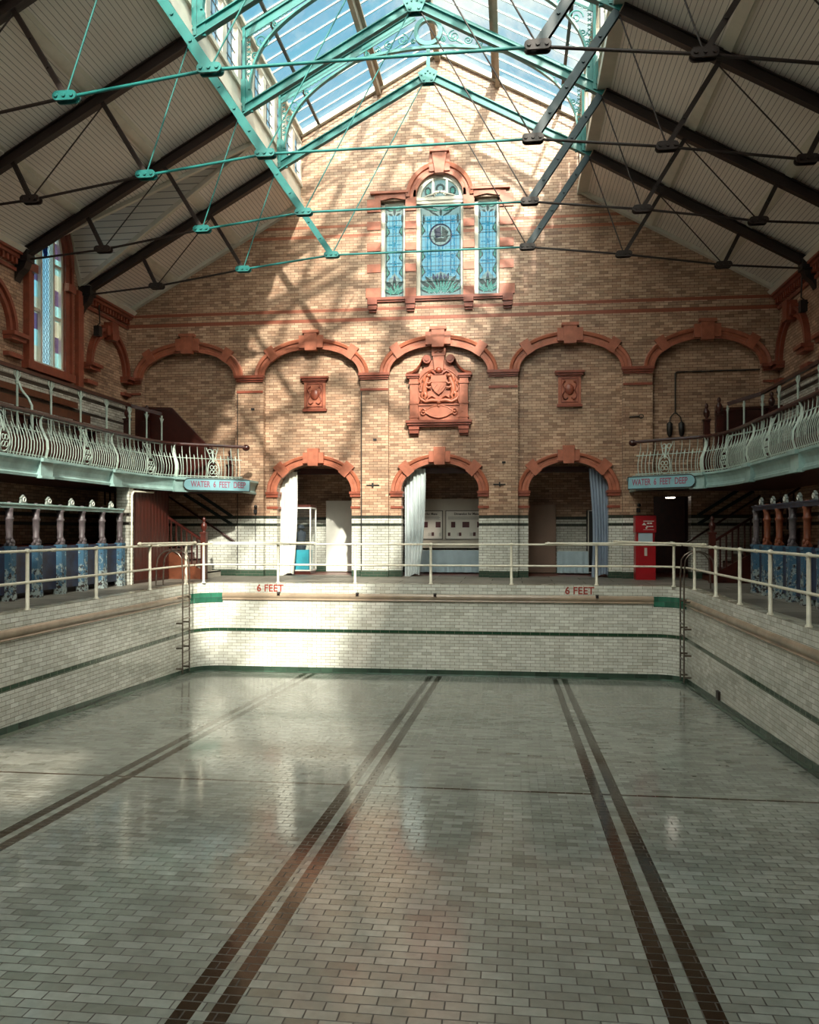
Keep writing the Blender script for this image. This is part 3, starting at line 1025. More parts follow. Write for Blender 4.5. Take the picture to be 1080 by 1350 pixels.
mb.build('crest_globe', M['terra_dark'], t)
for s in (-1, 1):                                                  # rampant supporters
    mb = MB()
    y = YR - .14
    X = lambda v: CC + s * v
    mb.tube([(X(.40), y, 5.30), (X(.42), y, 5.42), (X(.40), y, 5.58), (X(.34), y - .02, 5.70), (X(.32), y - .03, 5.78)], [.07, .085, .08, .065, .05], 9)
    mb.ball((X(.29), y - .04, 5.83), .065, 10, (1.2, 1, .9))
    mb.tube([(X(.33), y - .02, 5.9), (X(.40), y, 5.84), (X(.44), y, 5.72), (X(.42), y, 5.64)], [.02, .05, .05, .03], 7)
    mb.tube([(X(.36), y - .03, 5.64), (X(.28), y - .05, 5.60), (X(.21), y - .05, 5.66)], [.045, .035, .03], 7)
    mb.tube([(X(.38), y - .03, 5.52), (X(.29), y - .05, 5.48), (X(.22), y - .05, 5.50)], [.04, .033, .028], 7)
    mb.tube([(X(.42), y, 5.36), (X(.36), y - .04, 5.26), (X(.42), y - .03, 5.18), (X(.36), y - .03, 5.13)], [.07, .055, .04, .03], 7)
    mb.tube([(X(.44), y, 5.36), (X(.50), y - .02, 5.28), (X(.47), y, 5.18), (X(.42), y, 5.14)], [.06, .05, .035, .03], 7)
    mb.tube([(X(.46), y, 5.38), (X(.55), y, 5.40), (X(.57), y, 5.52), (X(.52), y, 5.60), (X(.56), y, 5.66)], [.02, .02, .02, .02, .035], 6)
    mb.build('supporter', M['terra'], t)
mb = MB()
for s in (-1, 1):
    mb.tube([(CC, YR - .15, 5.10), (CC + s * .2, YR - .16, 5.12), (CC + s * .38, YR - .15, 5.08), (CC + s * .52, YR - .14, 5.16), (CC + s * .56, YR - .13, 5.24)], [.05, .055, .05, .045, .02], 7)
    mb.tube([(CC + s * .1, YR - .14, 5.2), (CC + s * .2, YR - .15, 5.26), (CC + s * .3, YR - .15, 5.2)], [.02, .03, .02], 6)
    mb.tube([(CC + s * .5, YR - .14, 5.1), (CC + s * .56, YR - .14, 5.06), (CC + s * .52, YR - .14, 5.2)], .02, 6)
mb.ball((CC, YR - .14, 5.07), .07, 10)
mb.build('motto_ribbon', M['terra'], t)
mb = MB()
cart = [(.36 * cos(2 * pi * i / 24) * (1 + .08 * cos(6 * 2 * pi * i / 24)), .15 * sin(2 * pi * i / 24) * (1 + .1 * cos(4 * 2 * pi * i / 24))) for i in range(24)]
mb.prism([(CC + x, 4.80 + z) for x, z in cart], XZ(0), YR - .15, YR - .09)
mb.tube([(CC + x * 1.08, YR - .15, 4.80 + z * 1.1) for x, z in cart + cart[:1]], .02, 6)
for s in (-1, 1):
    mb.tube([(CC + s * (.46 + .07 * cos(a)), YR - .14, 4.80 + .09 * sin(a)) for a in [i * .6 for i in range(11)]], .026, 6)
    mb.ball((CC + s * .46, YR - .13, 4.80), .04, 8)
mb.ball((CC, YR - .14, 4.96), .05, 8)
mb.build('cartouche', M['terra'], t)
mb = MB().box(CC - .96, CC + .96, YR - .27, YR, 4.47, 4.54).box(CC - .92, CC + .92, YR - .22, YR, 4.41, 4.47).box(CC - .88, CC + .88, YR - .16, YR, 4.36, 4.41)
mb.build('sill', M['terra_dark'], t)
for s in (-1, 1):
    mb = MB()
    for (d, z0, z1, w_) in ((.2, 4.28, 4.37, .15), (.16, 4.22, 4.27, .14), (.18, 4.17, 4.21, .13), (.10, 4.12, 4.16, .13)):
        mb.box(CC + s * .72 - w_, CC + s * .72 + w_, YR - d, YR, z0, z1)
    mb.build('corbel', M['terra_dark'], t)

# ---- two small carved plaques
for px, l in ((-3.66, 'small carved terracotta plaque with round cartouche under the arch left of the coat of arms'),
              (3.76, 'small carved terracotta plaque in shade under the arch right of the coat of arms')):
    t = thing('carved_plaque', (px, YR, 4.88), l, 'plaque', 'small terracotta plaques')
    MB().box(px - .32, px + .32, YR - .06, YR, 4.93, 5.76).build('back_panel', M['terra'], t)
    mb = MB().box(px - .42, px + .42, YR - .17, YR, 5.84, 5.90).box(px - .38, px + .38, YR - .13, YR, 5.78, 5.84).box(px - .34, px + .34, YR - .09, YR, 5.74, 5.78)
    mb.build('cornice', M['terra_dark'], t)
    MB().box(px - .36, px + .36, YR - .09, YR, 4.88, 4.95).build('sill', M['terra_dark'], t)
    mb = MB()
    for a, b, c, d in ((-.25, -.22, 5.03, 5.68), (.22, .25, 5.03, 5.68), (-.25, .25, 5.0, 5.03), (-.25, .25, 5.68, 5.71)):
        mb.box(px + a, px + b, YR - .085, YR - .05, c, d)
    mb.ball((px, YR - .07, 5.37), .13, 14, (1, .4, 1.25))
    for s in (-1, 1):
        mb.tube([(px + s * (.17 + .03 * sin(z * 22)), YR - .08, z) for z in [5.1 + .055 * i for i in range(10)]], .018, 6)
        mb.tube([(px + s * .05, YR - .08, 5.14), (px + s * .12, YR - .09, 5.09), (px + s * .18, YR - .08, 5.14)], .022, 6)
        mb.ball((px + s * .15, YR - .075, 5.6), .04, 8)
    mb.build('carving', M['terra_dark'], t)

# ================================================================ side walls, near wall
WY0, WY1 = 18.55, 20.75          # dormer window bay on the left
SWC = 19.62                      # centre of the tall window
def side_wall(s):
    mb = MB()
    x = s * HW
    hole = [[(YF - 3.05 + .35 - .0, 5.93)]]
    outl = [(YN, 0), (YF, 0), (YF, EAVE), (YN, EAVE)]
    loops = []
    if s < 0:
        outl = [(YN, 0), (YF, 0), (YF, EAVE), (21.2, EAVE), (19.85, 10.9), (18.5, EAVE), (YN, EAVE)]
        loops.append([(SWC - .72, 5.42), (SWC + .72, 5.42)] + ell(SWC, .72, 1.05, 8.2, 16))
    mb.fill([outl] + loops, lambda y, z: (x, y, z))
    for l in loops:
        for a, b in zip(l, l[1:] + l[:1]):
            mb.face([(x, a[0], a[1]), (x, b[0], b[1]), (x - .35, b[0], b[1]), (x - .35, a[0], a[1])])
    return mb
struct(side_wall(-1).build('wall_left', M['brick_side']))
struct(side_wall(1).build('wall_right', M['brick_side']))
for s, nm in ((-1, 'left'), (1, 'right')):
    # white glazed dado of the gallery
    struct(MB().box(s * HW, s * (HW - .04), YN, YF - .02, 3.0, 5.12).build('wall_gallery_' + nm, M['brick_gallery']))
    struct(MB().box(s * HW, s * (HW - .09), YN, YF - .02, 5.12, 5.20).build('baseboard_' + nm, M['wood']))
    # cornice with dentils (the truss shoes interrupt it)
    mb = MB()
    x = s * HW
    spans = [(YN, 18.3), (21.4, YF)] if s < 0 else [(YN, YF)]
    for a, b in spans:
        mb.box(x, x - s * .24, a, b, 7.78, 7.92).box(x, x - s * .17, a, b, 7.70, 7.78).box(x, x - s * .06, a, b, 7.42, 7.50)
        y = a + .08
        while y < b - .1:
            if y > 8:
                mb.box(x, x - s * .13, y, y + .08, 7.56, 7.70)
            y += .17
    struct(mb.build('trim_cornice_' + nm, M['terra_dark']))
# near wall with a three-light window (only its daylight reaches the picture)
mb = MB()
nh = [[(-1.9, 7.2), (.45, 7.2), (.45, 8.65), (-1.9, 8.65)]]
mb.fill([[(-HW, -0.0), (HW, 0)] + roof_line()] + nh, lambda x, z: (x, YN, z))
struct(mb.build('wall_near', M['brick']))
mb = MB()
for h in nh:
    x0, x1 = h[0][0], h[1][0]; z0, z1 = h[0][1], h[2][1]
    for i in range(1, 3):
        z = z0 + (z1 - z0) * i / 3
        mb.box(x0, x1, YN - .03, YN + .03, z - .04, z + .04)
    for i in range(1, 4):
        xx = x0 + (x1 - x0) * i / 4
        mb.box(xx - .05, xx + .05, YN - .03, YN + .03, z0, z1)
struct(mb.build('window_near', M['cream']))

# blind arches on the side walls beside the far corner and nearer
def side_arch(s, yc, hw_, label, z0=5.93, bi=.95):
    x = s * HW
    t = thing('side_arch', (x, yc, z0), label, 'arch', 'terracotta arches on the side walls')
    n = 30
    I, O = ell(yc, hw_, bi, z0, n), ell(yc, hw_ + .24, bi + .26, z0, n)
    prof = [(0, .0), (0, .10), (.3, .10), (.36, .07), (.62, .07), (.68, .14), (1, .15), (1, 0)]
    mb = MB()
    rows = [[(x - s * d, I[i][0] + (O[i][0] - I[i][0]) * f, I[i][1] + (O[i][1] - I[i][1]) * f) for f, d in prof] for i in range(n + 1)]
    mb.grid(rows, smooth=False)
    mb.face(rows[0]); mb.face(rows[-1])
    mb.build('arch_ring', M['terra_dark'], t)
    mb = MB().prism([(yc - .15, z0 + bi - .08), (yc + .15, z0 + bi - .08), (yc + .2, z0 + bi + .42), (yc - .2, z0 + bi + .42)], YZ(x), 0, -s * .26)
    mb.box(x, x - s * .2, yc - .34, yc + .34, z0 + bi + .02, z0 + bi + .30)
    mb.build('keystone', M['terra_dark'], t)
    for q in (-1, 1):
        yy = yc + q * (hw_ + .14)
        a, b = yy - .3, min(yy + .3, YF)
        mb = MB().box(x, x - s * .30, a, b, z0 - .09, z0).box(x, x - s * .22, a + .02, b, z0 - .18, z0 - .09)
        im_ = mb.build('impost', M['terra_dark'], t)
        MB().box(x, x - s * .14, a + .02, b, z0 - .56, z0 - .46).build('necking_band', M['terra_dark'], im_)
side_arch(-1, 22.75, .95, 'terracotta blind arch with imposts between the tall window and the left corner')
side_arch(1, 22.75, .95, 'broken-looking terracotta blind arch beside the right corner')
side_arch(-1, 17.0, .95, 'terracotta arch on the left wall nearer than the tall window')
side_arch(1, 19.3, .95, 'terracotta arch at the right edge of the photo beyond the first')

# tall stained window on the left
t = bpy.data.objects.new('window_2', None); COL.objects.link(t); t.location = (-HW, SWC, 5.42); struct(t)
mb = MB()
x = -HW + .13
hd = lambda r, b: ell(SWC, r, b, 8.2, 18)
I, O = hd(.62, .93), hd(.72, 1.05)
for a, b in ((-.72, -.62), (.62, .72), (-.32, -.24), (.24, .32)):
    top = 8.2 if abs(a + b) > 1 else 8.95
    mb.box(x - .10, x - .22, SWC + a, SWC + b, 5.42, top)
mb.box(x - .08, x - .24, SWC - .72, SWC + .72, 5.42, 5.50)
for a, b in ((-.62, -.32), (.32, .62)):
    mb.box(x - .11, x - .2, SWC + a, SWC + b, 6.72, 6.80).box(x - .11, x - .2, SWC + a, SWC + b, 8.05, 8.13)
mb.grid([[(x - .24, p[0], p[1]), (x - .1, p[0], p[1]), (x - .1, q[0], q[1]), (x - .24, q[0], q[1])] for p, q in zip(I, O)], smooth=False)
mb.tube([(x - .14, SWC - .28, 8.9), (x - .14, SWC - .2, 9.02), (x - .14, SWC, 8.75), (x - .14, SWC + .2, 9.02), (x - .14, SWC + .28, 8.9)], .035, 6)
mb.build('window_frame', M['cream'], t)
mb = MB()
mb.m = 0
mb.face([(x - .18, SWC - .26, 5.5), (x - .18, SWC + .26, 5.5), (x - .18, SWC + .26, 8.9), (x - .18, SWC - .26, 8.9)])
for a, b, k in ((-.63, -.3, 1), (.3, .63, 2)):
    for j in range(8):
        mb.m = 1 + (j + k) % 3
        z = 5.5 + j * .4
        mb.face([(x - .18, SWC + a, z), (x - .18, SWC + b, z), (x - .18, SWC + b, z + .4), (x - .18, SWC + a, z + .4)])
mb.m = 0
mb.face([(x - .20, p[0], p[1]) for p in ell(SWC, .63, .94, 8.72, 16)])
mb.m = 4
mb.face([(x - .175, SWC + .12 * cos(2 * pi * i / 12), 8.45 + .28 * sin(2 * pi * i / 12)) for i in range(12)])
mb.m = 3
mb.face([(x - .172, SWC + .07 * cos(2 * pi * i / 12), 8.5 + .15 * sin(2 * pi * i / 12)) for i in range(12)])
mb.build('stained_glass', [M['g_white'], M['g_violet'], M['g_cream'], M['g_blue'], M['g_navy']], t)
mb = MB()
for j in range(1, 5):
    mb.beam((x - .165, SWC - .62, 5.5 + .68 * j), (x - .165, SWC + .62, 5.5 + .68 * j), .02, .025)
for k in range(4):
    y0 = SWC - .26 + .13 * (k + .5)
    for ph in (0, pi):
        mb.tube([(x - .165, y0 + .045 * sin(j * pi / 2 + ph), 5.55 + j * .075) for j in range(44)], .006, 4)
mb.build('leading', M['lead'], t)
t = thing('tall_window_surround', (-HW, SWC, 5.3), 'dark red terracotta surround of the tall arched window on the left wall', 'window surround')
mb = MB()
x = -HW
for q in (-1, 1):
    mb.box(x, x + .10, SWC + q * .72, SWC + q * .98, 5.3, 8.25)
    mb.box(x, x + .16, SWC + q * .92, SWC + q * 1.02, 5.3, 8.25)
    mb.box(x, x + .2, SWC + q * .70, SWC + q * 1.06, 7.55, 7.75)
mb.build('jambs', M['terra_dark'], t)
I, O = ell(SWC, .72, 1.05, 8.2, 20), ell(SWC, 1.04, 1.40, 8.2, 20)
mb = MB()
prof = [(0, 0), (0, .1), (.5, .1), (.55, .16), (1, .16), (1, 0)]
mb.grid([[(x + d, I[i][0] + (O[i][0] - I[i][0]) * f, I[i][1] + (O[i][1] - I[i][1]) * f) for f, d in prof] for i in range(21)], smooth=False)
mb.build('arch_hood', M['terra_dark'], t)
MB().box(x, x + .18, SWC - 1.08, SWC + 1.08, 5.22, 5.42).build('sill', M['terra_dark'], t)
mb = MB().box(x, x + .12, 20.95, 21.22, 5.2, 7.75)
tag(mb.build('brick_pilaster_strip', M['terra_dark']), 'narrow dark red terracotta shaft right of the tall window', 'pilaster')

# ================================================================ roof
mb = MB()
lo = [(-HW, YN), (-HW, 18.5), (-4.15, 19.85), (-HW, 21.2), (-HW, YF), (-CLX, YF), (-CLX, YN)]
mb.fill([lo], lambda a, b: (a, b, ceil_z(a)))
struct(mb.build('ceiling_left', M['plank']))
mb = MB()
mb.fill([[(HW, YN), (HW, YF), (CLX, YF), (CLX, YN)]], lambda a, b: (a, b, ceil_z(a)))
struct(mb.build('ceiling_right', M['plank']))
# dormer over the tall window
mb = MB()
apex = (-4.15, 19.85, ceil_z(4.15))
for y in (18.5, 21.2):
    mb.face([(-HW, y, EAVE), (-HW, 19.85, 10.92), apex])
struct(mb.build('ceiling_dormer', M['plank_y']))
mb = MB()
for y in (18.5, 21.2):
    mb.beam((-HW, y, EAVE - .02), (apex[0], apex[1], apex[2] - .04), .12, .10, (0, 0, 1))
    mb.beam((-HW + .05, y, EAVE), (-HW + .05, 19.85, 10.9), .1, .12, (1, 0, 0))
mb.beam((-HW, 19.85, 10.86), (apex[0], apex[1], apex[2] - .05), .1, .12, (0, 0, 1))
struct(mb.build('trim_dormer', M['cream']))
# longitudinal cream ribs, wall plate coving, verge boards on the far wall
mb = MB()
for s in (-1, 1):
    for px in (5.95, 7.9):
        spans = [(YN, YF)]
        if s < 0:
            half = 1.35 * (px - 4.15) / (HW - 4.15)
            spans = [(YN, 19.85 - half), (19.85 + half, YF)]
        for a, b in spans:
            z = ceil_z(px)
            mb.beam((s * px, a, z - .02), (s * px, b, z - .02), .15, .09, (s * .87, 0, -.5))
            mb.beam((s * px, a, z - .005), (s * px, b, z - .005), .30, .03, (s * .87, 0, -.5))
    spans = [(YN, 18.45), (21.25, YF)] if s < 0 else [(YN, YF)]
    for a, b in spans:
        mb.beam((s * (HW - .16), a, EAVE + .04), (s * (HW - .16), b, EAVE + .04), .34, .12, (s * .75, 0, .66) if s < 0 else (.75, 0, .66))
        mb.box(s * HW, s * (HW - .2), a, b, EAVE - .06, EAVE + .04)
    mb.beam((s * HW, YF - .08, EAVE - .03), (s * CLX, YF - .08, ceil_z(CLX) - .03), .16, .14, (0, 1, 0))
    mb.beam((s * (CLX + .05), YN, ceil_z(CLX) - .02), (s * (CLX + .05), YF, ceil_z(CLX) - .02), .2, .28, (0, 0, 1))
struct(mb.build('trim_roof', M['cream']))

# clerestory: sill boards and windows by bay
bays = [(YF, TR[0])] + [(TR[i], TR[i + 1]) for i in range(3)] + [(TR[3] - 2.93 * i, TR[3] - 2.93 * (i + 1)) for i in range(6)]
zb, zw0, zw1 = ceil_z(CLX), 11.55, 12.72
for s in (-1, 1):
    mb = MB()
    x = s * CLX
    mb.box(x, x + s * .08, YN, YF, zb - .1, zw0)
    mb.box(x, x + s * .08, YN, YF, zw1, GZ0 + .06)
    mb.box(x - s * .06, x, YN, YF, zw0 - .09, zw0 + .01).box(x - s * .04, x, YN, YF, zw1, zw1 + .07).box(x - s * .05, x, YN, YF, zb - .06, zb + .05)
    struct(mb.build('wall_clerestory_' + ('left' if s < 0 else 'right'), M['cream']))
wi = 3
for s in (-1, 1):
    for bi, (b, a) in enumerate(bays):
        mb = MB(); g = MB()
        x = s * CLX
        L = b - a
        for k in range(4 if bi == 0 else 3):
            y = a + L * k / 3
            mb.box(x - s * .03, x + s * .08, y - .12, y + .12, zw0, zw1)
        if bi < 4:
            for k in range(3):
                y0, y1 = a + L * k / 3 + .12, a + L * (k + 1) / 3 - .12
                for d in (1, 2):
                    y = y0 + (y1 - y0) * d / 3
                    g.box(x + s * .03, x + s * .045, y - .01, y + .01, zw0, zw1)
                for z in (zw0 + .3, zw0 + .6, zw0 + .9):
                    g.box(x + s * .03, x + s * .045, y0, y1, z - .01, z + .01)
        fo = struct(mb.build('window_%d' % wi, M['cream']))
        if bi < 4:
            g.build('glazing_bars', M['lead'], fo)
        p = MB()
        p.face([(x + s * .05, a, zw0), (x + s * .05, b, zw0), (x + s * .05, b, zw1), (x + s * .05, a, zw1)])
        p.build('pane', M['clear'], fo)
        wi += 1
# glazed lantern roof
mb = MB()
for s in (-1, 1):
    mb.face([(s * (CLX + .1), YN, GZ0), (s * (CLX + .1), YF + .1, GZ0), (0, YF + .1, GZ1), (0, YN, GZ1)])
struct(mb.build('ceiling_glass', M['glass']))
gz = lambda x: GZ1 - (GZ1 - GZ0) * abs(x) / (CLX + .1)
mb = MB()
y = YN + .2
ys = []
y = YF - .02
while y > YN:
    ys.append(y); y -= .53
for s in (-1, 1):
    for y in ys:
        mb.beam((s * (CLX + .05), y, gz(CLX + .05) - .02), (0, y, gz(0) - .02), .028, .035)
struct(mb.build('trim_glazing_bars', M['glazing_bar']))
mb = MB()
for s in (-1, 1):
    mb.beam((s * 3.48, YN, gz(3.48) - .1), (s * 3.48, YF, gz(3.48) - .1), .05, .08, (0, 0, 1))
struct(mb.build('trim_purlin_dark', M['bar_dark']))
mb = MB()
for s in (-1, 1):
    mb.beam((s * 1.72, YN, gz(1.72) - .16), (s * 1.72, YF, gz(1.72) - .16), .22, .12, (0, 0, 1))
    mb.beam((s * 1.66, YN, gz(1.66) - .05), (s * 1.66, YF, gz(1.66) - .05), .06, .2, (0, 0, 1))
mb.beam((0, YN, GZ1 - .16), (0, YF, GZ1 - .16), .3, .16, (0, 0, 1))
struct(mb.build('trim_purlin', M['timber_purlin']))
mb = MB()
for s in (-1, 1):
    mb.beam((s * (CLX - .02), YN, GZ0 + .02), (s * (CLX - .02), YF, GZ0 + .02), .10, .16, (0, 0, 1))
    mb.beam((s * CLX, YF - .06, gz(CLX) - .06), (0, YF - .06, GZ1 - .06), .12, .14, (0, 1, 0))
struct(mb.build('trim_lantern', M['cream']))

# ================================================================ roof trusses
E0 = (9.20, 7.72)
TN = [(7.29, 7.88), (4.9, 8.24), (2.52, 8.52)]
RT = [(7.68, 8.66), (5.80, 9.70), (4.05, 10.78)]
AP = (0, 13.0)
def node_plate(mb, x, y, z, w_=.40, h_=.15, d=.13):
    pts = []
    r = h_ / 2
    for i in range(9): pts.append((x + w_ / 2 - r + r * cos(-pi / 2 + pi * i / 8), z + r * sin(-pi / 2 + pi * i / 8)))
    for i in range(9): pts.append((x - w_ / 2 + r + r * cos(pi / 2 + pi * i / 8), z + r * sin(pi / 2 + pi * i / 8)))
    for dd in (-1, 1):
        mb.prism(pts, XZ(y), dd * d / 2 - .015, dd * d / 2 + .015)
def strut(mb, p0, p1, y, w_=.13, gap=.05, rivets=True):
    a, b = Vector((p0[0], y, p0[1])), Vector((p1[0], y, p1[1]))
    for dd in (-1, 1):
        o = Vector((0, dd * gap, 0))
        mb.beam(a + o, b + o, .02, w_)
    L = (b - a).length
    n = max(2, int(L / .45))
    for i in range(1, n):
        p = a.lerp(b, i / n)
        mb.tube([p - Vector((0, gap + .035, 0)), p + Vector((0, gap + .035, 0))], .03, 6)
    # flange spine between the plates
    mb.beam(a, b, gap * 1.6, w_ * .35)
def ibeam(mb, p0, p1, y, h_=.20, w_=.13):
    a, b = Vector((p0[0], y, p0[1])), Vector((p1[0], y, p1[1]))
    d = (b - a).normalized()
    n = d.cross(Vector((0, 1, 0)))
    mb.beam(a, b, .025, h_)
    for q in (-1, 1):
        mb.beam(a + n * q * (h_ / 2 - .012), b + n * q * (h_ / 2 - .012), w_, .024)
tn = ['farthest iron roof truss, closest to the gable wall and stained window', 'second iron roof truss out from the gable wall',
      'third iron roof truss out from the gable wall', 'nearest iron roof truss, cut by the top of the photo']
for ti, y in enumerate(TR):
    t = thing('roof_truss', (0, y, 7.72), tn[ti], 'truss', 'iron roof trusses')
    for s in (-1, 1):
        X = lambda p: (s * p[0], p[1])
        mb = MB(); ibeam(mb, X((9.25, 7.86)), X((4.10, 10.76)), y, .23, .15)
        lab(mb.build('lower_rafter', M['rust'], t), 'dark brown lower rafter')
        mb = MB(); ibeam(mb, X((4.10, 10.80)), X((.0, 13.02)), y, .20, .14)
        lab(mb.build('upper_rafter', M['teal'], t), 'turquoise upper rafter')
        mb = MB(); strut(mb, X(TN[2]), X((4.02, 10.72)), y, .15, .055)
        lab(mb.build('inner_strut', M['teal'] if s < 0 else M['teal_shade'], t), 'riveted inner strut, ' + ('turquoise' if s < 0 else 'turquoise with shade in its colour'))
        for n_, r_ in ((TN[1], RT[1]), (TN[0], RT[0])):
            mb = MB(); strut(mb, X(n_), X(r_), y, .085, .03)
            mb.build('outer_strut', M['rust'], t)
        # tie rods
        chain = [E0] + TN
        for i in range(3):
            a, b = X(chain[i]), X(chain[i + 1])
            mt = M['teal'] if (s < 0 and i == 2) else M['rust']  # right-hand inner tie rod goes umber, its backlit shade put into the colour
            MB().tube([(a[0], y, a[1]), (b[0], y, b[1])], .027, 8).build('tie_rod', mt, t)
        # thin tension rods
        for n_, r_ in ((TN[2], (0.12, 12.85)), (TN[1], (4.05, 10.70)), (TN[0], (5.80, 9.62))):
            a, b = X(n_), X(r_)
            mt = M['teal'] if s < 0 and n_ != TN[0] else M['rust']  # right-hand inner rods take umber to paint in their backlit shade
            MB().tube([(a[0], y - .02, a[1]), (b[0], y - .02, b[1])], .015, 6).build('tension_rod', mt, t)
        for i, n_ in enumerate(TN):
            a = X(n_)
            mb = MB(); node_plate(mb, a[0], y, a[1])
            mt = M['teal'] if (s < 0 and i > 0) else M['rust']  # umber on the right-hand inner plates is painted shade too
            npo = mb.build('node_plate', mt, t)
            for bx in (-.13, 0, .13):
                MB().tube([(a[0] + bx, y - .105, a[1]), (a[0] + bx, y + .105, a[1])], .032, 8).build('bolt', mt, npo)
        # cast iron shoe on the wall
        mb = MB()
        x0 = s * HW
        mb.box(x0, x0 - s * .34, y - .16, y + .16, 7.66, 7.92)
        mb.prism([(x0, 7.66), (x0 - s * .30, 7.66), (x0 - s * .24, 7.5), (x0 - s * .10, 7.38), (x0, 7.2)], XZ(y), -.12, .12)
        mb.build('wall_shoe', M['black'], t)
    MB().tube([(-TN[2][0], y, TN[2][1]), (TN[2][0], y, TN[2][1])], .027, 8).build('tie_rod', M['teal'], t)
    mb = MB()
    pl = [(-.26, 13.06), (-.15, 12.80), (.15, 12.80), (.26, 13.06), (.0, 13.22)]
    for dd in (-.10, .08):
        mb.prism(pl, XZ(y), dd, dd + .02)
    for px, pz in ((-.1, 12.87), (.1, 12.87), (-.16, 13.0), (.16, 13.0), (0, 13.1), (-.06, 13.04), (.06, 13.04)):
        mb.tube([(px, y - .13, pz), (px, y + .13, pz)], .022 if pz > 12.9 else .035, 8)
    mb.build('apex_plate', M['teal'], t)

def spiral(mb, cx, cz, y, r, a0, turns, hand, rad=.017, n=26, tail=None):
    pts = []
    for i in range(n + 1):
        f = i / n
        a = a0 + hand * 2 * pi * turns * f
        rr = r * (1 - .88 * f)
        pts.append((cx + rr * cos(a), y, cz + rr * sin(a)))
    if tail: pts = [tail] + pts
    mb.tube(pts, rad, 5)
ln = ['lantern arch standing on the farthest truss, with ring and scrolls', 'lantern arch above the second truss from the gable wall', 'lantern arch above the third truss, only its foot in view']
for ti, y in enumerate(TR[:3]):
    t = thing('lantern_arch', (0, y, 10.8), 'turquoise cast iron ' + ln[ti], 'arch', 'cast iron lantern arches')
    g1 = lambda x: 14.86 - (14.86 - 12.72) * abs(x) / 3.95
    for s in (-1, 1):
        mb = MB()
        mb.beam((s * 3.9, y, 10.85), (s * 3.9, y, 12.72), .15, .06)
        # curved brace: flat web with flanges from post to rafter
        C = []
        for i in range(15):
            f = i / 14
            a = pi * (1 - .5 * f) if s < 0 else pi * .5 * f
            C.append(f)
        P3 = []
        for i in range(17):
            f = i / 16
            # cubic from (3.72,11.5) up to (2.0,13.55)
            p0, p1, p2, p3 = Vector((3.78, 11.35)), Vector((3.72, 12.35)), Vector((3.15, 12.85)), Vector((1.9, 13.52))
            p = p0 * (1 - f) ** 3 + p1 * 3 * f * (1 - f) ** 2 + p2 * 3 * f * f * (1 - f) + p3 * f ** 3
            P3.append((s * p.x, y, p.y))
        for i in range(16):
            mb.beam(P3[i], P3[i + 1], .12, .045)
        mb.prism([(s * 3.98, 10.85), (s * 3.70, 10.85), (s * 3.72, 11.3), (s * 3.83, 11.6), (s * 3.98, 11.6)], XZ(y), -.03, .03)
        mb.build('post', M['teal'], t)
        mb = MB()
        mb.beam((s * 3.95, y, 12.72), (0, y, 14.86), .13, .05)
        mb.beam((s * 3.90, y, 12.62), (s * .35, y, 14.54), .03, .16)
        lab(mb.build('upper_rafter', M['teal'], t), 'lantern rafter')
        mb = MB()
        cz = 12.30
        spiral(mb, s * 3.50, 12.46, y, .17, 0, 1.6, s)
        spiral(mb, s * 3.66, 12.12, y, .09, 0, 1.4, -s)
        spiral(mb, s * 3.18, 12.80, y, .09, 0, 1.4, s)
        spiral(mb, s * 3.74, 11.88, y, .06, 0, 1.2, s)
        for k in range(9):
            z = 11.7 + k * .11
            mb.beam((s * 3.84, y, z), (s * 3.76, y, z + .06), .02, .02)
            mb.beam((s * 3.76, y, z), (s * 3.84, y, z + .06), .02, .02)
        for k in range(10):
            xx = 3.75 - k * .10
            zz = g1(xx) - .20
            mb.beam((s * xx, y, zz), (s * (xx - .06), y, zz - .03), .02, .02)
            mb.beam((s * xx, y, zz - .05), (s * (xx - .06), y, zz + .07), .02, .02)
        mb.build('spandrel_scroll', M['teal'], t)
        # crown scrolls beside the ring
        mb = MB()
        for (cx, czz, r, h) in ((.66, 13.98, .16, 1), (.38, 13.92, .07, -1), (1.02, 13.86, .12, -1), (1.32, 13.76, .10, 1), (1.58, 13.68, .07, -1)):
            spiral(mb, s * cx, czz, y, r, pi / 2, 1.7, h * s)
        mb.tube([(s * .36, y, 14.25), (s * .5, y, 14.0), (s * .9, y, 13.75), (s * 1.3, y, 13.69), (s * 1.62, y, 13.62)], .014, 5)
        mb.build('crown_scroll', M['teal'], t)
    mb = MB()
    R_ = []
    for i in range(25):
        f = -1 + 2 * i / 24
        R_.append((f * 2.0, y, 13.74 - .24 * f * f))
    for a, b in zip(R_[:-1], R_[1:]):
        mb.beam(a, b, .10, .07)
    mb.beam((0, y, 13.1), (0, y, 13.75), .05, .09)
    mb.build('arch_rib', M['teal'], t)
    mb = MB()
    n = 32
    rows = []
    for i in range(n + 1):
        a = 2 * pi * i / n
        rows.append([(r * cos(a), y + d, 14.14 + r * sin(a)) for r, d in ((.27, -.06), (.37, -.06), (.37, .06), (.27, .06), (.27, -.06))])
    mb.grid(rows, smooth=False)
    mb.build('ring', M['teal'], t)

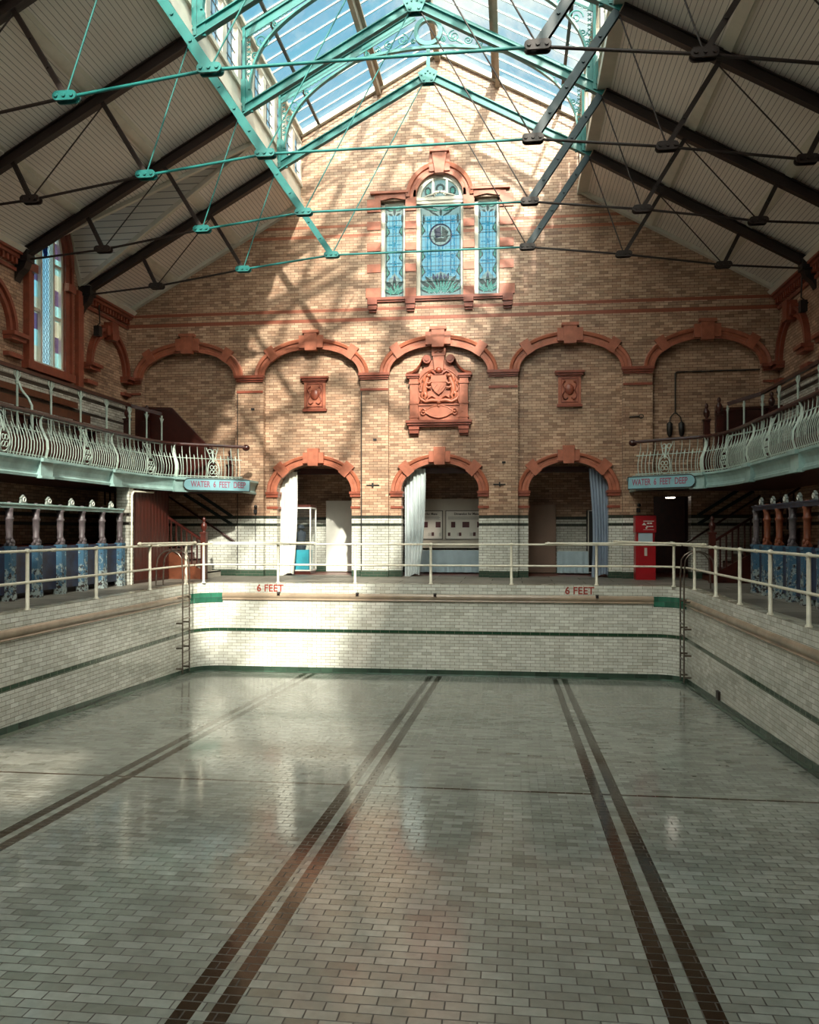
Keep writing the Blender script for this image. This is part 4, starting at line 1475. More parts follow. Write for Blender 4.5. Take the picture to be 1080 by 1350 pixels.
# ================================================================ galleries
GX = 7.35
def gpath(s, off=0.0, y0=4.0):
    ctrl = [(GX, y0), (GX, 8), (GX, 12), (GX, 16), (GX, 19.4)]
    P_ = [Vector(c) for c in ctrl]
    # bend
    a, b, c, d = Vector((GX, 19.4)), Vector((GX, 20.6)), Vector((7.2, 21.3)), Vector((6.85, 21.75))
    for i in range(1, 9):
        f = i / 8
        P_.append(a * (1 - f) ** 3 + b * 3 * f * (1 - f) ** 2 + c * 3 * f * f * (1 - f) + d * f ** 3)
    P_.append(Vector((5.45, 22.78)))
    if off:
        Q = []
        for i, p in enumerate(P_):
            q0 = P_[max(i - 1, 0)]; q1 = P_[min(i + 1, len(P_) - 1)]
            dd = (q1 - q0).normalized()
            Q.append(p + Vector((dd.y, -dd.x)) * off)
        P_ = Q
    return [(s * p.x, p.y) for p in P_]
def resample(path, step, start=0.0):
    P_ = [Vector(p) for p in path]
    out = []
    L = 0; nxt = start
    for a, b in zip(P_[:-1], P_[1:]):
        d = (b - a).length
        while nxt <= L + d:
            f = (nxt - L) / d
            out.append((a.lerp(b, f), (b - a).normalized()))
            nxt += step
        L += d
    return out
def at_y(path, yv):
    for a, b in zip(path[:-1], path[1:]):
        if a[1] <= yv <= b[1]:
            f = (yv - a[1]) / (b[1] - a[1])
            return Vector(a).lerp(Vector(b), f), (Vector(b) - Vector(a)).normalized()
    return Vector(path[-1]), (Vector(path[-1]) - Vector(path[-2])).normalized()
G0, G1 = 2.42, 2.80
for s, side in ((-1, 'left'), (1, 'right')):
    path = gpath(s)
    # deck slab
    slab = [(p[0], p[1]) for p in path] + [(s * 5.45, YF + .1), (s * HW, YF + .1), (s * HW, 4.0)]
    inner_ = [(p[0] , p[1]) for p in gpath(s, .04)] + [(s * 5.48, YF + .1), (s * HW, YF + .1), (s * HW, 4.0)]
    mb = MB()
    mb.prism(inner_ if s < 0 else inner_[::-1], lambda u, v, d: (u, v, d), G0 + .03, G1 - .02)
    tag(mb.build('gallery_deck', M['woodred']), 'floor of the %s-hand gallery over the changing cubicles' % side, 'gallery floor')
    # fascia
    prof = [(.02, G0), (-.05, G0 + .0), (-.06, G0 + .05), (-.03, G0 + .07), (-.02, G0 + .12), (-.04, G0 + .22), (-.08, G0 + .30), (-.13, G0 + .33), (-.13, G0 + .38), (.06, G0 + .38)]
    full = path + [(s * 5.45, YF - .02)]
    sd_ = -1 if s > 0 else 1
    prof_ = [(-o, z) for o, z in prof]
    t = thing('gallery_fascia', (s * GX, 12, G0), 'pale blue moulded fascia with blocks along the %s-hand gallery edge' % side, 'fascia')
    MB().sweep(full, prof_, side=1 if s > 0 else -1).build('moulding', M['fascia'], t)
    for yb in (6.7, 9.75, 12.8, 15.9, 18.95, 21.75):
        p, d = at_y(path, yb)
        n_ = Vector((-d.y, d.x)) * (1 if s > 0 else -1)
        mb = MB()
        a = p + n_ * .02; 
        q0, q1 = a - d * .22, a + d * .22
        for (o, za, zb_, e) in ((.10, G0 + .02, G0 + .31, 0), (.17, G0 + .31, G0 + .385, .02), (.13, G0 - .02, G0 + .03, .01)):
            w0, w1 = q0 - d * e, q1 + d * e
            mb.prism([(w0.x, w0.y), (w1.x, w1.y), (w1.x + n_.x * o, w1.y + n_.y * o), (w0.x + n_.x * o, w0.y + n_.y * o)], lambda u, v, dd: (u, v, dd), za, zb_)
        mb.build('block', M['fascia'], t)
    # balustrade
    t = thing('gallery_balustrade', (s * GX, 14, G1), 'bowed iron balustrade with S-shaped bars along the %s-hand gallery' % side, 'balustrade')
    HR = 3.72
    hp = gpath(s, -.0)
    mb = MB()
    hr = [(p[0], p[1]) for p in hp]
    e = Vector(hr[-1]); dd = (e - Vector(hr[-2])).normalized()
    mb.sweep(hr + [tuple(e + dd * .1)], [(-.045, HR - .05), (-.06, HR - .02), (-.045, HR + .02), (0, HR + .03), (.045, HR + .02), (.06, HR - .02), (.045, HR - .05), (-.045, HR - .05)], smooth=False)
    ee = e + dd * .14
    mb.ball((ee.x, ee.y, HR - .03), .085, 10, (1.3, 1, 1.1))
    mb.build('handrail', M['wood'], t)
    mid = gpath(s, 0)
    def off_pt(p, d, o):
        n_ = Vector((-d.y, d.x)) * (1 if s > 0 else -1)
        return p + n_ * o
    # bottom and middle bars
    for nm, o, z, r in (('bottom_bar', .10, G1 + .04, .014), ('middle_bar', .06, G1 + .53, .011)):
        pts = []
        for p, d in resample(mid, .25):
            q = off_pt(p, d, o)
            pts.append((q.x, q.y, z))
        q = off_pt(Vector(mid[-1]), (Vector(mid[-1]) - Vector(mid[-2])).normalized(), o)
        pts.append((q.x, q.y, z))
        MB().tube(pts, r, 6).build(nm, M['pale_iron'], t)
    specials = []
    for yl in (12.8, 15.88, 18.9, 21.62): specials.append(('leaf', yl))
    for yo in (11.4, 14.45, 17.5, 20.62): specials.append(('orn', yo))
    sp_pts = []
    for k_, yv in specials:
        p, d = at_y(mid, yv)
        sp_pts.append((k_, p, d))
    # ornament on the landing front
    pl_ = Vector(mid[-2]).lerp(Vector(mid[-1]), .52); dl_ = (Vector(mid[-1]) - Vector(mid[-2])).normalized()
    sp_pts.append(('orn', pl_, dl_))
    # one master bar of each length, copied along the rail
    def bar_mesh(tall):
        mb = MB()
        if tall:
            pr = [(.10, 0), (.145, .15), (.15, .30), (.11, .45), (.05, .58), (.01, .70), (.0, .82), (.02, .92)]
            rr = [.011, .010, .010, .010, .009, .009, .008, .006]
        else:
            pr = [(.10, 0), (.145, .15), (.15, .30), (.11, .45), (.07, .56), (.05, .64)]
            rr = [.011, .010, .010, .010, .019, .003]
        mb.tube([(o, 0, z) for o, z in pr], rr, 5)
        return mb
    masters = []
    for tall in (True, False):
        o = bar_mesh(tall).build('baluster', M['pale_iron'])
        o.parent = t
        masters.append(o)
    used = [False, False]
    k = 0
    cnt = 0
    for p, d in resample(mid, .105, start=8.15):
        if any((p - q).length < (.17 if kk == 'orn' else .08) for kk, q, _ in sp_pts):
            continue
        m_ = masters[k % 2]
        o = m_ if not used[k % 2] else m_.copy()
        if used[k % 2]:
            COL.objects.link(o)
        used[k % 2] = True
        o.parent = t
        n_ = Vector((-d.y, d.x)) * (1 if s > 0 else -1)
        o.location = Vector((p.x, p.y, G1)) - t.location
        o.rotation_euler = (0, 0, atan2(n_.y, n_.x))
        k += 1
        cnt += 1
    print('balusters', side, cnt)
    for kk, p, d in sp_pts:
        n_ = Vector((-d.y, d.x)) * (1 if s > 0 else -1)
        def W(o, l, z): 
            q = p + n_ * o + d * l
            return (q.x, q.y, G1 + z)
        mb = MB()
        if kk == 'leaf':
            pr = [(.10, 0, .05), (.15, .2, .055), (.14, .36, .05), (.06, .52, .045), (0, .66, .05), (-.01, .78, .04), (.03, .9, .006)]
            rows = [[W(o, -w_, z), W(o + .03, 0, z), W(o, w_, z), W(o - .02, 0, z)] for o, z, w_ in pr]
            mb.grid(rows, closed=True, smooth=False)
            mb.build('leaf_post', M['pale_iron'], t)
        else:
            def bow(z): return .10 + .05 * sin(pi * min(z, .5) / .5) - (.12 * (z - .5) / .4 if z > .5 else 0)
            def ring(cl, cz, rl, rz, a0=0, a1=2 * pi, n=14, r=.011):
                mb.tube([W(bow(cz + rz * sin(a0 + (a1 - a0) * i / n)), cl + rl * cos(a0 + (a1 - a0) * i / n), cz + rz * sin(a0 + (a1 - a0) * i / n)) for i in range(n + 1)], r, 5)
            ring(0, .24, .15, .22)
            for l_ in (-.05, .05):
                ring(l_, .16, .045, .05); ring(l_, .29, .045, .05)
            for q in (-1, 1):
                mb.tube([W(bow(z), q * l_, z) for z, l_ in ((0, .15), (.2, .17), (.4, .14), (.52, .07), (.66, .10), (.78, .15), (.88, .16))], .012, 5)
                ring(q * .07, .74, .05, .06)
                mb.tube([W(bow(z), q * l_, z) for z, l_ in ((.44, .01), (.54, .05), (.62, .10))], .012, 5)
            mb.tube([W(bow(z), 0, z) for z in (.4, .5, .6, .7, .8)], [.012, .02, .03, .02, .004], 6)
            mb.build('scroll_panel', M['pale_iron'], t)
    # raised back tier: step, its rail, benches
    mb = MB().box(s * 8.42, s * HW, 5, 21.9, G1, 3.42)
    tag(mb.build('raised_tier', M['woodred']), 'stepped seating tier at the back of the %s-hand gallery' % side, 'seating tier')
    t = thing('tier_railing', (s * 8.45, 15, 3.42), 'slim pale iron railing with wooden handrail on the raised %s-hand tier' % side, 'railing')
    ZR = 4.84
    mb = MB().beam((s * 8.45, 9.0, ZR), (s * 8.45, 22.2, ZR), .09, .07, (1, 0, 0)).beam((s * 8.45, 22.15, ZR), (s * 7.7, 22.55, ZR - .2), .09, .07, (0, 0, 1))
    mb.build('handrail', M['wood'], t)
    MB().tube([(s * 8.45, 9, 3.92), (s * 8.45, 22.2, 3.92), (s * 7.7, 22.55, 3.8)], .02, 6).build('lower_bar', M['pale_iron'], t)
    for qx, qy, qz in ((8.06, 22.36, ZR - .1), (7.7, 22.55, ZR - .2)):
        mb = MB().tube([(s * qx, qy, 3.0), (s * qx, qy, qz - .04)], .026, 8)
        for q in (-1, 1):
            mb.tube([(s * qx, qy, qz - .3), (s * qx, qy + q * .05, qz - .2), (s * qx, qy + q * .12, qz - .12)], .014, 5)
        mb.build('railing_post', M['pale_iron'], t)
    yy = 22.13
    k = 0
    while yy > 10.5:
        mb = MB().tube([(s * 8.45, yy, 3.42), (s * 8.45, yy, ZR - .04)], .026, 8)
        for q in (-1, 1):
            mb.tube([(s * 8.45, yy, ZR - .3), (s * 8.45, yy + q * .05, ZR - .2), (s * 8.45, yy + q * .12, ZR - .12), (s * 8.45, yy + q * .09, ZR - .05)], .014, 5)
        mb.tube([(s * 8.45, yy, ZR - .32), (s * 8.45, yy, ZR - .26)], .045, 8)
        mb.build('railing_post', M['pale_iron'], t)
        yy -= 1.33
    for yg in (16.7,):
        mb = MB().tube([(s * 8.42, yg + .12, ZR - .3), (s * 8.36, yg + .12, ZR - .45), (s * 8.2, yg + .12, ZR - .65), (s * 8.12, yg + .12, ZR - .8), (s * 8.1, yg + .12, G1 + .5)], .028, 8)
        mb.build('raking_rail', M['pale_iron'], t)
    for bi, (xb, z0, z1, zs, l) in enumerate(((9.30, 4.58, 4.74, 4.28, 'upper'), (8.95, 4.18, 4.38, 3.92, 'lower'))):
        t = thing('gallery_bench', (s * xb, 16, zs), 'long brown wooden bench, %s row of the %s-hand gallery' % (l, side), 'bench', 'gallery benches')
        MB().box(s * xb, s * (xb + .03), 5, 20.9, z0, z1).build('backrest', M['wood_mid' if s < 0 else 'wood'], t)
        MB().box(s * (xb - .32), s * (xb - .02), 5, 20.9, zs, zs + .04).build('seat', M['wood'], t)
        for yb in (13.0, 15.5, 18.0, 20.6):
            MB().box(s * (xb - .28), s * (xb - .02), yb, yb + .05, 3.42, zs).build('bracket', M['wood'], t)

# WATER 6 FEET DEEP signs on the landing fronts
for s in (-1, 1):
    a, b = Vector((s * 6.85, 21.75)), Vector((s * 5.35, 22.85))
    if s < 0: a, b = a, b
    L_ = (b - a).length
    d = (b - a).normalized()
    n_ = Vector((-d.y, d.x)) * (1 if s > 0 else -1)
    c = (a + b) / 2 + d * .0
    c = a + d * (L_ * .54)
    right = d if s < 0 else -d
    def to3(u, v, dd, c=c, right=right, n_=n_):
        q = c + right * u + n_ * (.15 + dd)
        return (q.x, q.y, G0 + .19 + v)
    t = thing('depth_sign', (c.x, c.y, G0), 'pale blue sign reading WATER 6 FEET DEEP on the %s-hand gallery landing' % ('left' if s < 0 else 'right'), 'sign', 'WATER 6 FEET DEEP signs')
    hw_, hh = L_ * .50, .16
    pts = [(hw_, -hh), (hw_, hh)] if s < 0 else []
    if s < 0:
        pts = [(hw_, -hh), (hw_, hh)] + [(-hw_ + hh - hh * sin(pi * i / 10), hh * cos(pi * i / 10)) for i in range(11)]
    else:
        pts = [(-hw_, hh), (-hw_, -hh)] + [(hw_ - hh + hh * sin(pi * i / 10), -hh * cos(pi * i / 10)) for i in range(11)]
    mb = MB(); mb.prism(pts, to3, -.04, 0)
    pn = mb.build('panel', M['blue_sign'], t)
    mb = MB()
    loop = pts + [pts[0]]
    mb.tube([to3(u, v, .0) for u, v in loop], .013, 5)
    mb.build('border', M['rust'], pn)
    text_mesh('WATER  6  FEET  DEEP', .235, lambda u, v, dd: to3(u + (.04 if s < 0 else -.04), v + .005, .001 + dd), .004, .66, .004).build('lettering', M['sign_red'], pn)

# 6 FEET on the far pool wall
for cx, l in ((-4.04, 'red 6 FEET depth lettering on the sunlit left of the far pool wall'), (3.78, 'red 6 FEET depth lettering on the shaded right of the far pool wall')):
    mb = text_mesh('6 FEET', .255, lambda u, v, dd: (cx + u, PY1 - .002 - dd, -.135 + v), .003, .98, .004)
    tag(mb.build('depth_marking', M['red_letter']), l, 'lettering', '6 FEET markings')

# ================================================================ changing cubicles
for s, side, y_last, step, n in ((-1, 'left', 19.41, .905, 6), (1, 'right', 18.9, .79, 6)):
    x = s * 7.4
    y_first = y_last - step * n
    mb = MB().box(x - s * .06, x + s * .08, y_first - .1, y_last + .05, 1.78, 1.86)
    mb.box(x - s * .09, x + s * .10, y_first - .1, y_last + .05, 1.85, 1.88)
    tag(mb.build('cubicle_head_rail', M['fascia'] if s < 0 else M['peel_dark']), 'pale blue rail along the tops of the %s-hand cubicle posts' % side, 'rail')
    for k in range(n + 1):
        y = y_last - k * step
        if k == 0: w_ = 'at the far end, %s row' % side
        else: w_ = '%s from the far end, %s row' % (['', 'second', 'third', 'fourth', 'fifth', 'sixth', 'seventh', 'eighth'][k], side)
        t = thing('changing_cubicle', (x, y, 0), 'peeling blue changing cubicle with turned column, ' + w_, 'changing cubicle', '%s-hand changing cubicles' % side)
        # fluted square shaft below
        mb = MB()
        mb.box(x - s * .10, x + s * .10, y - .09, y + .09, 0, .12)
        for q in range(7):
            yy_ = y - .075 + q * .025
            mb.box(x - s * (.075 + (.014 if q % 2 == 0 else 0)), x + s * .08, yy_ - .0125, yy_ + .0125, .12, 1.02)
        mb.box(x - s * .10, x + s * .09, y - .095, y + .095, 1.0, 1.05)
        mb.build('post_shaft', M['peel'], t)
        mb = MB()
        mb.lathe((x, y, 0), [(.09, 1.05), (.10, 1.08), (.06, 1.12), (.055, 1.16), (.068, 1.19), (.068, 1.22), (.058, 1.24), (.066, 1.4), (.068, 1.54), (.084, 1.56), (.084, 1.595), (.064, 1.61), (.070, 1.73), (.09, 1.77), (.05, 1.80)], 12)
        for q in (-1, 1):
            mb.ball((x - s * .03, y + q * .09, 1.12), .045, 8, (.7, 1, 1.2))
        mb.ball((x - s * .06, y, 1.14), .045, 8, (.7, 1, 1.3))
        mb.ball((x - s * .0, y, 1.88), .05, 8, (1, 1, .5))
        mb.build('turned_column', M['column'] if s < 0 else (M['orange'] if k in (1, 2, 4) else M['column']), t)
        if k < n:
            MB().box(x + s * .04, x + s * .07, y - step + .08, y - .08, .12, 1.03).build('side_panel', M['peel_dark'], t)
            mb = MB()
            yc_ = y - step / 2
            mb.prism([(yc_ - .11, 1.88), (yc_ + .11, 1.88), (yc_ + .075, 1.96), (yc_ + .10, 1.975), (yc_, 2.05), (yc_ - .10, 1.975), (yc_ - .075, 1.96)], YZ(x), -.02, .02)
            cr_ = mb.build('number_crest', M['crest'], t)
            mb = MB()
            mb.tube([(x - s * .034, yc_ + .042 * cos(a), 1.955 + .042 * sin(a)) for a in [i * pi / 6 for i in range(13)]], .010, 5)
            mb.build('medallion_rim', M['white'], cr_)
        # cross partition into the cubicle
        MB().box(x + s * .08, s * (HW - .05), y - .015, y + .015, .1, 1.04).build('partition', M['woodred'], t)
    # white-glazed end pier of the row
    if s < 0:
        mb = MB().box(x - s * .08, x + s * .25, y_last + .33, y_last + .57, 0, 2.42)
        k_ = brick('pier_tile_left', WHT1, WHT2, WMORT, bands=[(1.70, 1.79, '15110D'), (1.49, 1.57, '15110D')], rough=.25)
        tag(mb.build('tiled_pier', k_), 'narrow white tiled pier at the far end of the left-hand cubicles', 'pier')
        # dark boarded screen beyond
        t = thing('boarded_screen', (x, 21, 0), 'dark red-brown boarded screen under the left-hand gallery beside the stairs', 'screen')
        mb = MB()
        yv = y_last + .58
        while yv < 22.15:
            mb.box(x - s * .03, x + s * .03, yv, yv + .19, .08, 2.42)
            mb.box(x - s * .04, x + s * .03, yv + .19, yv + .205, .08, 2.42)
            yv += .205
        mb.build('boards', M['woodred'], t)
        MB().box(x - s * .05, x + s * .04, y_last + .58, 22.2, 0, .08).build('plinth', M['wood'], t)
        mb = MB().tube([(x - .06 * s - .02 * s, y_last + .45, .0), (x - .1 * s, y_last + .45, 2.25), (x - .1 * s, y_last + .55, 2.33), (x - .1 * s, y_last + 1.7, 2.36)], .024, 8)
        tag(mb.build('drain_pipe', M['rail']), 'pale pipe rising past the tiled pier to the gallery soffit', 'pipe')

# ================================================================ stairs
def newel(x, y, z0, z1, mat_, par):
    mb = MB().box(x - .075, x + .075, y - .075, y + .075, z0, z1)
    mb.box(x - .095, x + .095, y - .095, y + .095, z1 - .02, z1 + .03)
    o = mb.build('newel_post', mat_, par)
    MB().lathe((x, y, z1 + .03), [(.05, 0), (.035, .03), (.075, .09), (.09, .17), (.07, .23), (.03, .27), (.035, .29), (.05, .33), (.045, .38), (.01, .42)], 12).build('finial', mat_, o)
    return o
for s, side, xb in ((-1, 'left', 6.35), (1, 'right', 7.25)):
    t = thing('staircase', (s * xb, 22.6, 0), 'dark timber staircase rising behind the %s-hand gallery landing' % side, 'staircase')
    rise, run, n = .175, .27, 11 if s < 0 else 8
    ya, yb_ = 22.3, 23.4 if s > 0 else 24.15
    ya = 22.3
    yb_ = 23.95
    for k in range(n):
        x0 = xb + .12 + k * run
        if x0 + run > HW: break
        MB().box(s * x0, s * min(x0 + run + .03, HW), ya, yb_, (k + 1) * rise - .04, (k + 1) * rise).box(s * x0, s * (x0 + .02), ya, yb_, k * rise, (k + 1) * rise).build('stair_tread', M['grey_board'] if k < 2 and s < 0 else M['wood_mid'], t)
    xe = min(xb + .12 + n * run, HW - .03)
    ze = (xe - xb - .12) / run * rise
    st = [(s * xb, 0), (s * (xb + .2), 0), (s * (xb + .2), .02), (s * xe, ze - .22), (s * xe, ze + .10), (s * xb, .22)]
    MB().prism(st if s < 0 else st[::-1], XZ(0), ya - .04, ya).build('stringer', M['wood_mid' if s < 0 else 'wood'], t)
    st = [(s * (xb + .1), 0), (s * xe, 0), (s * xe, ze - .2), (s * (xb + .22), .03)]
    MB().prism(st, XZ(0), ya - .01, ya + .02).build('spandrel_panel', M['wood_mid' if s < 0 else 'wood'], t)
    newel(s * xb, ya - .02, 0, 1.28, M['woodred'], t)
    sl = rise / run
    MB().beam((s * xb, ya - .02, 1.05), (s * xe, ya - .02, 1.05 + (xe - xb) * sl), .08, .06).build('handrail', M['wood'], t)
    k = 0
    x0 = xb + .2
    while x0 < xe - .05:
        z = (x0 - xb) * sl
        MB().box(s * x0 - .018, s * x0 + .018, ya - .04, ya, z + .18, z + 1.03).build('baluster', M['wood'], t)
        x0 += .15
    # dark raking band on the wall, following the stairs
    mb = MB()
    for dz in (0, .30):
        x0 = 6.2 if s < 0 else 7.3
        for (xa, za, xc, zc) in ((x0, 1.53 + dz * .8, x0 + 1.5, 2.45 + dz),):
            mb.beam((s * xa, YR - .015, za), (s * xc, YR - .015, zc), .02, .09)
    mb.build('raking_band', M['lead'], t)
    MB().tube([(s * (xb - .35), YR - .08, .95), (s * xe, YR - .08, .95 + (xe - xb + .35) * .66)], .03, 8).build('wall_handrail', M['wood'], t)
    # upper panelled balustrade on the gallery
    t2 = thing('panelled_balustrade', (s * 7.6, 22.9, G1), 'dark solid balustrade with finials of the upper steps on the %s-hand landing' % side, 'balustrade')
    yv = 23.0
    if s < 0:
        po = [(-6.35, G1), (-6.35, 3.55), (-7.62, 4.84), (-8.7, 4.88), (-8.7, G1)]
        nw = [(-6.3, 22.75, 3.62), (-5.98, 23.35, 3.58), (-8.3, 22.9, 4.86), (-8.75, 22.6, 4.86)]
    else:
        po = [(7.5, G1), (7.5, 4.55), (9.2, 4.6), (9.2, G1)]
        nw = [(7.25, 22.9, 4.62), (7.45, 22.4, 4.7), (8.9, 22.9, 4.9)]
    MB().prism(po, XZ(0), yv, yv + .06).build('panel', M['wood'], t2)
    mb = MB()
    for a, b in zip(po[1:-1], po[2:-1]):
        mb.beam((a[0], yv + .03, a[1] + .02), (b[0], yv + .03, b[1] + .02), .12, .07)
    mb.build('handrail', M['wood'], t2)
    for a, b, c in nw:
        newel(a, b, G1, c - .35, M['wood'], t2)

# ================================================================ pool railings and ladders
RH, RM = 1.0, .47
def rail_post(x, y, par):
    mb = MB().lathe((x, y, 0), [(.055, 0), (.055, .02), (.034, .04), (.032, RH - .03)], 10)
    mb.ball((x, y, RH), .05, 10, (1.1, 1.1, .9)).ball((x, y, RM), .045, 10)
    mb.build('railing_post', M['rail'], par)
xl, xr, yfr = PX0 - .04, PX1 + .04, PY1 + .10
t = thing('pool_railing', (.1, yfr, 0), 'cream two-bar tube railing across the far end of the pool', 'railing', 'pool edge railings')
for x in (-3.86, -1.84, .1, 2.12, 4.2): rail_post(x, yfr, t)
for z, nm in ((RH, 'top_rail'), (RM, 'mid_rail')):
    pts = [(xl + .12, yfr - .5, z), (xl + .22, yfr - .22, z), (xl + .45, yfr - .04, z), (xl + .8, yfr, z), (xr - .8, yfr, z), (xr - .45, yfr - .04, z), (xr - .22, yfr - .22, z), (xr - .12, yfr - .5, z)]
    MB().tube(pts, .024, 8).build(nm, M['rail'], t)
for x in (xl + .25, xr - .25): rail_post(x, yfr - .3, t)
for s, x, l in ((-1, xl, 'cream two-bar tube railing along the left side of the pool'), (1, xr, 'cream two-bar tube railing along the right side of the pool')):
    t = thing('pool_railing', (x, 15, 0), l, 'railing', 'pool edge railings')
    ys_ = [19.75, 17.85, 15.75, 13.4, 11.2, 9.0, 6.8] if s < 0 else [19.6, 17.7, 16.2, 14.6, 12.8, 11.1, 9.1, 7.0]
    if s < 0: ys_ = [20.1, 18.0, 15.55, 13.2, 11.0, 9.0, 6.8]
    else: ys_ = [19.55, 17.55, 15.75, 13.95, 12.2, 10.4, 8.6, 6.8]
    for yv in ys_: rail_post(x, yv, t)
    for z, nm in ((RH, 'top_rail'), (RM, 'mid_rail')):
        MB().tube([(x + (.08 if s < 0 else -.08) * 1, yfr - .55, z), (x, yfr - .95, z), (x, 5.5, z)], .024, 8).build(nm, M['rail'], t)
    # sleeve couplings
    for yv in (ys_[1] + .5, ys_[3] + .8):
        MB().tube([(x, yv - .08, RH), (x, yv + .08, RH)], .034, 8).build('sleeve', M['rail'], t)
# loose tubes lashed above the corners
lo_ = [((-5.94, 17.3, RH + .06), (-5.86, 20.45, RH + .045), 'spare cream tube clamped over the left railing near the corner'),
       ((-5.6, 20.6, RH + .045), (-2.85, 20.93, RH + .03), 'spare cream tube clamped over the far railing at its left end'),
       ((2.95, 20.93, RH + .03), (6.0, 20.55, RH + .05), 'spare cream tube clamped over the far railing at its right end'),
       ((4.6, 20.88, RH + .08), (6.2, 18.2, RH + .05), 'spare cream tube crossing the right far corner of the railing')]
for a, b, l in lo_:
    t = thing('spare_tube', a, l, 'tube', 'spare tubes on the railing corners')
    MB().tube([a, b], .022, 8).build('tube', M['rail'], t)
    for p, q in ((a, b), (b, a)):
        v = (Vector(q) - Vector(p)).normalized()
        c = Vector(p) + v * .08
        MB().tube([c - v * .03, c + v * .03], .036, 8).build('clamp', M['rail'], t)

def ladder(s, x, y0, label):
    """x: wall face; the ladder stands on the side wall and faces the pool."""
    t = thing('pool_ladder', (x, y0, 0), label, 'ladder', 'pool ladders')
    w_ = .42
    xi = x - s * .16
    zb_ = pool_z(y0) + .12
    for q in (0, w_):
        pts = [(xi, y0 + q, zb_), (xi, y0 + q, .05), (xi, y0 + q, .25)]
        # hoop back over the deck
        for i in range(1, 9):
            a = pi * i / 8
            pts.append((xi + s * (.33 * (1 - cos(a))), y0 + q, .55 + .32 * sin(a) * (1 if i < 5 else .98) - (.0)))
        pts[-1] = (xi + s * .66, y0 + q, .5)
        pts.append((xi + s * .68, y0 + q, 0.0))
        MB().tube(pts, .018, 8).build('side_rail', M['steel'], t)
    z = -.25
    while z > zb_:
        MB().beam((xi, y0, z), (xi, y0 + w_, z), .05, .02, (1, 0, 0)).build('rung', M['steel'], t)
        z -= .27
    for z in (-.28, -.9, -1.5, -2.0):
        for q in (0, w_):
            MB().box(xi, x, y0 + q - .015, y0 + q + .015, z - .02, z + .02).build('wall_bracket', M['steel'], t)
ladder(-1, PX0 + .02, 19.35, 'steel ladder with hoop handrails at the left far corner of the pool')
ladder(1, PX1 - .02, 19.6, 'steel ladder with hoop handrails at the right far corner of the pool')
# small brackets under the far coping
for x in (-3.8, -1.75, .22, 4.2):
    mb = MB().box(x - .035, x + .035, PY1 - .09, PY1, -.30, -.22).ball((x - .0, PY1 - .09, -.26), .035, 8)
    tag(mb.build('gutter_bracket', M['rust']), 'small rusty bracket on the far pool gutter', 'bracket', 'rusty gutter brackets')
mb = MB().box(PX1 - .05, PX1, 17.0, 17.18, pool_z(17) + .15, pool_z(17) + .32)
tag(mb.build('drain_box', M['rust']), 'small rusty box low on the right pool wall', 'box')

# ================================================================ doorway contents
def curtain(x0t, x1t, x0b, x1b, y, zt, zb_, folds, amp, mat_, label, mid=None):
    mb = MB()
    rows = []
    nz, nx = 26, folds * 8
    for j in range(nz + 1):
        f = j / nz
        a = x0t + (x0b - x0t) * f; b = x1t + (x1b - x1t) * f
        if mid:
            g = sin(pi * f)
            a += mid[0] * g; b += mid[1] * g
        z = zt + (zb_ - zt) * f
        r = []
        for i in range(nx + 1):
            u = i / nx
            ph = u * folds * 2 * pi + .8 * sin(3 * f + u * 4)
            r.append((a + (b - a) * u, y + amp * (.5 + .6 * f) * sin(ph) + .02 * sin(9 * u + 4 * f), z - (.05 * sin(5 * u + 1) if j == nz else 0)))
        rows.append(r)
    mb.grid(rows)
    t = thing('curtain', ((x0b + x1b) / 2, y, zb_), label, 'curtain', 'curtains in the doorways')
    mb.build('cloth', mat_, t)
    MB().tube([(x0t - .1, y, zt + .03), (x1t + .1, y, zt + .03)], .02, 8).build('curtain_rail', M['wood'], t)
curtain(-4.80, -4.28, -4.88, -4.40, 24.5, 3.12, .02, 5, .05, M['curtain_w'], 'white curtain hanging in the left doorway beside the display case', (0, .06))
curtain(-1.02, -.40, -1.02, -.58, 24.5, 3.18, .02, 6, .06, M['curtain'], 'pale grey curtain gathered in the left of the middle doorway', (0, .06))
curtain(4.32, 4.86, 4.40, 4.90, 24.5, 3.14, .05, 6, .05, M['curtain_b'], 'grey-blue curtain hanging in the right of the right-hand doorway', (.08, 0))

# glass display case in the left doorway
t = thing('display_case', (-4.35, 25.7, 0), 'upright glass display case with dark costume on turquoise cloth in the left doorway', 'display case')
cx0, cx1, cy0, cy1, cz0, cz1 = -4.95, -4.05, 25.2, 25.9, .12, 2.05
mb = MB()
for x in (cx0, cx1):
    for y in (cy0, cy1):
        mb.box(x - .02, x + .02, y - .02, y + .02, cz0, cz1)
for z in (cz0, cz1):
    mb.box(cx0, cx1, cy0 - .02, cy0 + .02, z - .02, z + .02).box(cx0, cx1, cy1 - .02, cy1 + .02, z - .02, z + .02)
    mb.box(cx0 - .02, cx0 + .02, cy0, cy1, z - .02, z + .02).box(cx1 - .02, cx1 + .02, cy0, cy1, z - .02, z + .02)
mb.build('case_frame', M['white'], t)
mb = MB()
for x in (cx0, cx1):
    mb.face([(x, cy0, cz0), (x, cy1, cz0), (x, cy1, cz1), (x, cy0, cz1)])
mb.face([(cx0, cy0, cz0), (cx1, cy0, cz0), (cx1, cy0, cz1), (cx0, cy0, cz1)])
mb.build('glass_pane', M['clear'], t)
MB().box(cx0, cx1, cy0, cy1, 0, cz0).box(cx0, cx1, cy0, cy1, cz1, cz1 + .1).build('plinth', M['woodred'], t)
MB().box(cx0 + .1, cx1 - .08, cy0 + .12, cy1 - .1, cz0 + .01, .75).build('cloth_block', M['cyan'], t)
mb = MB()
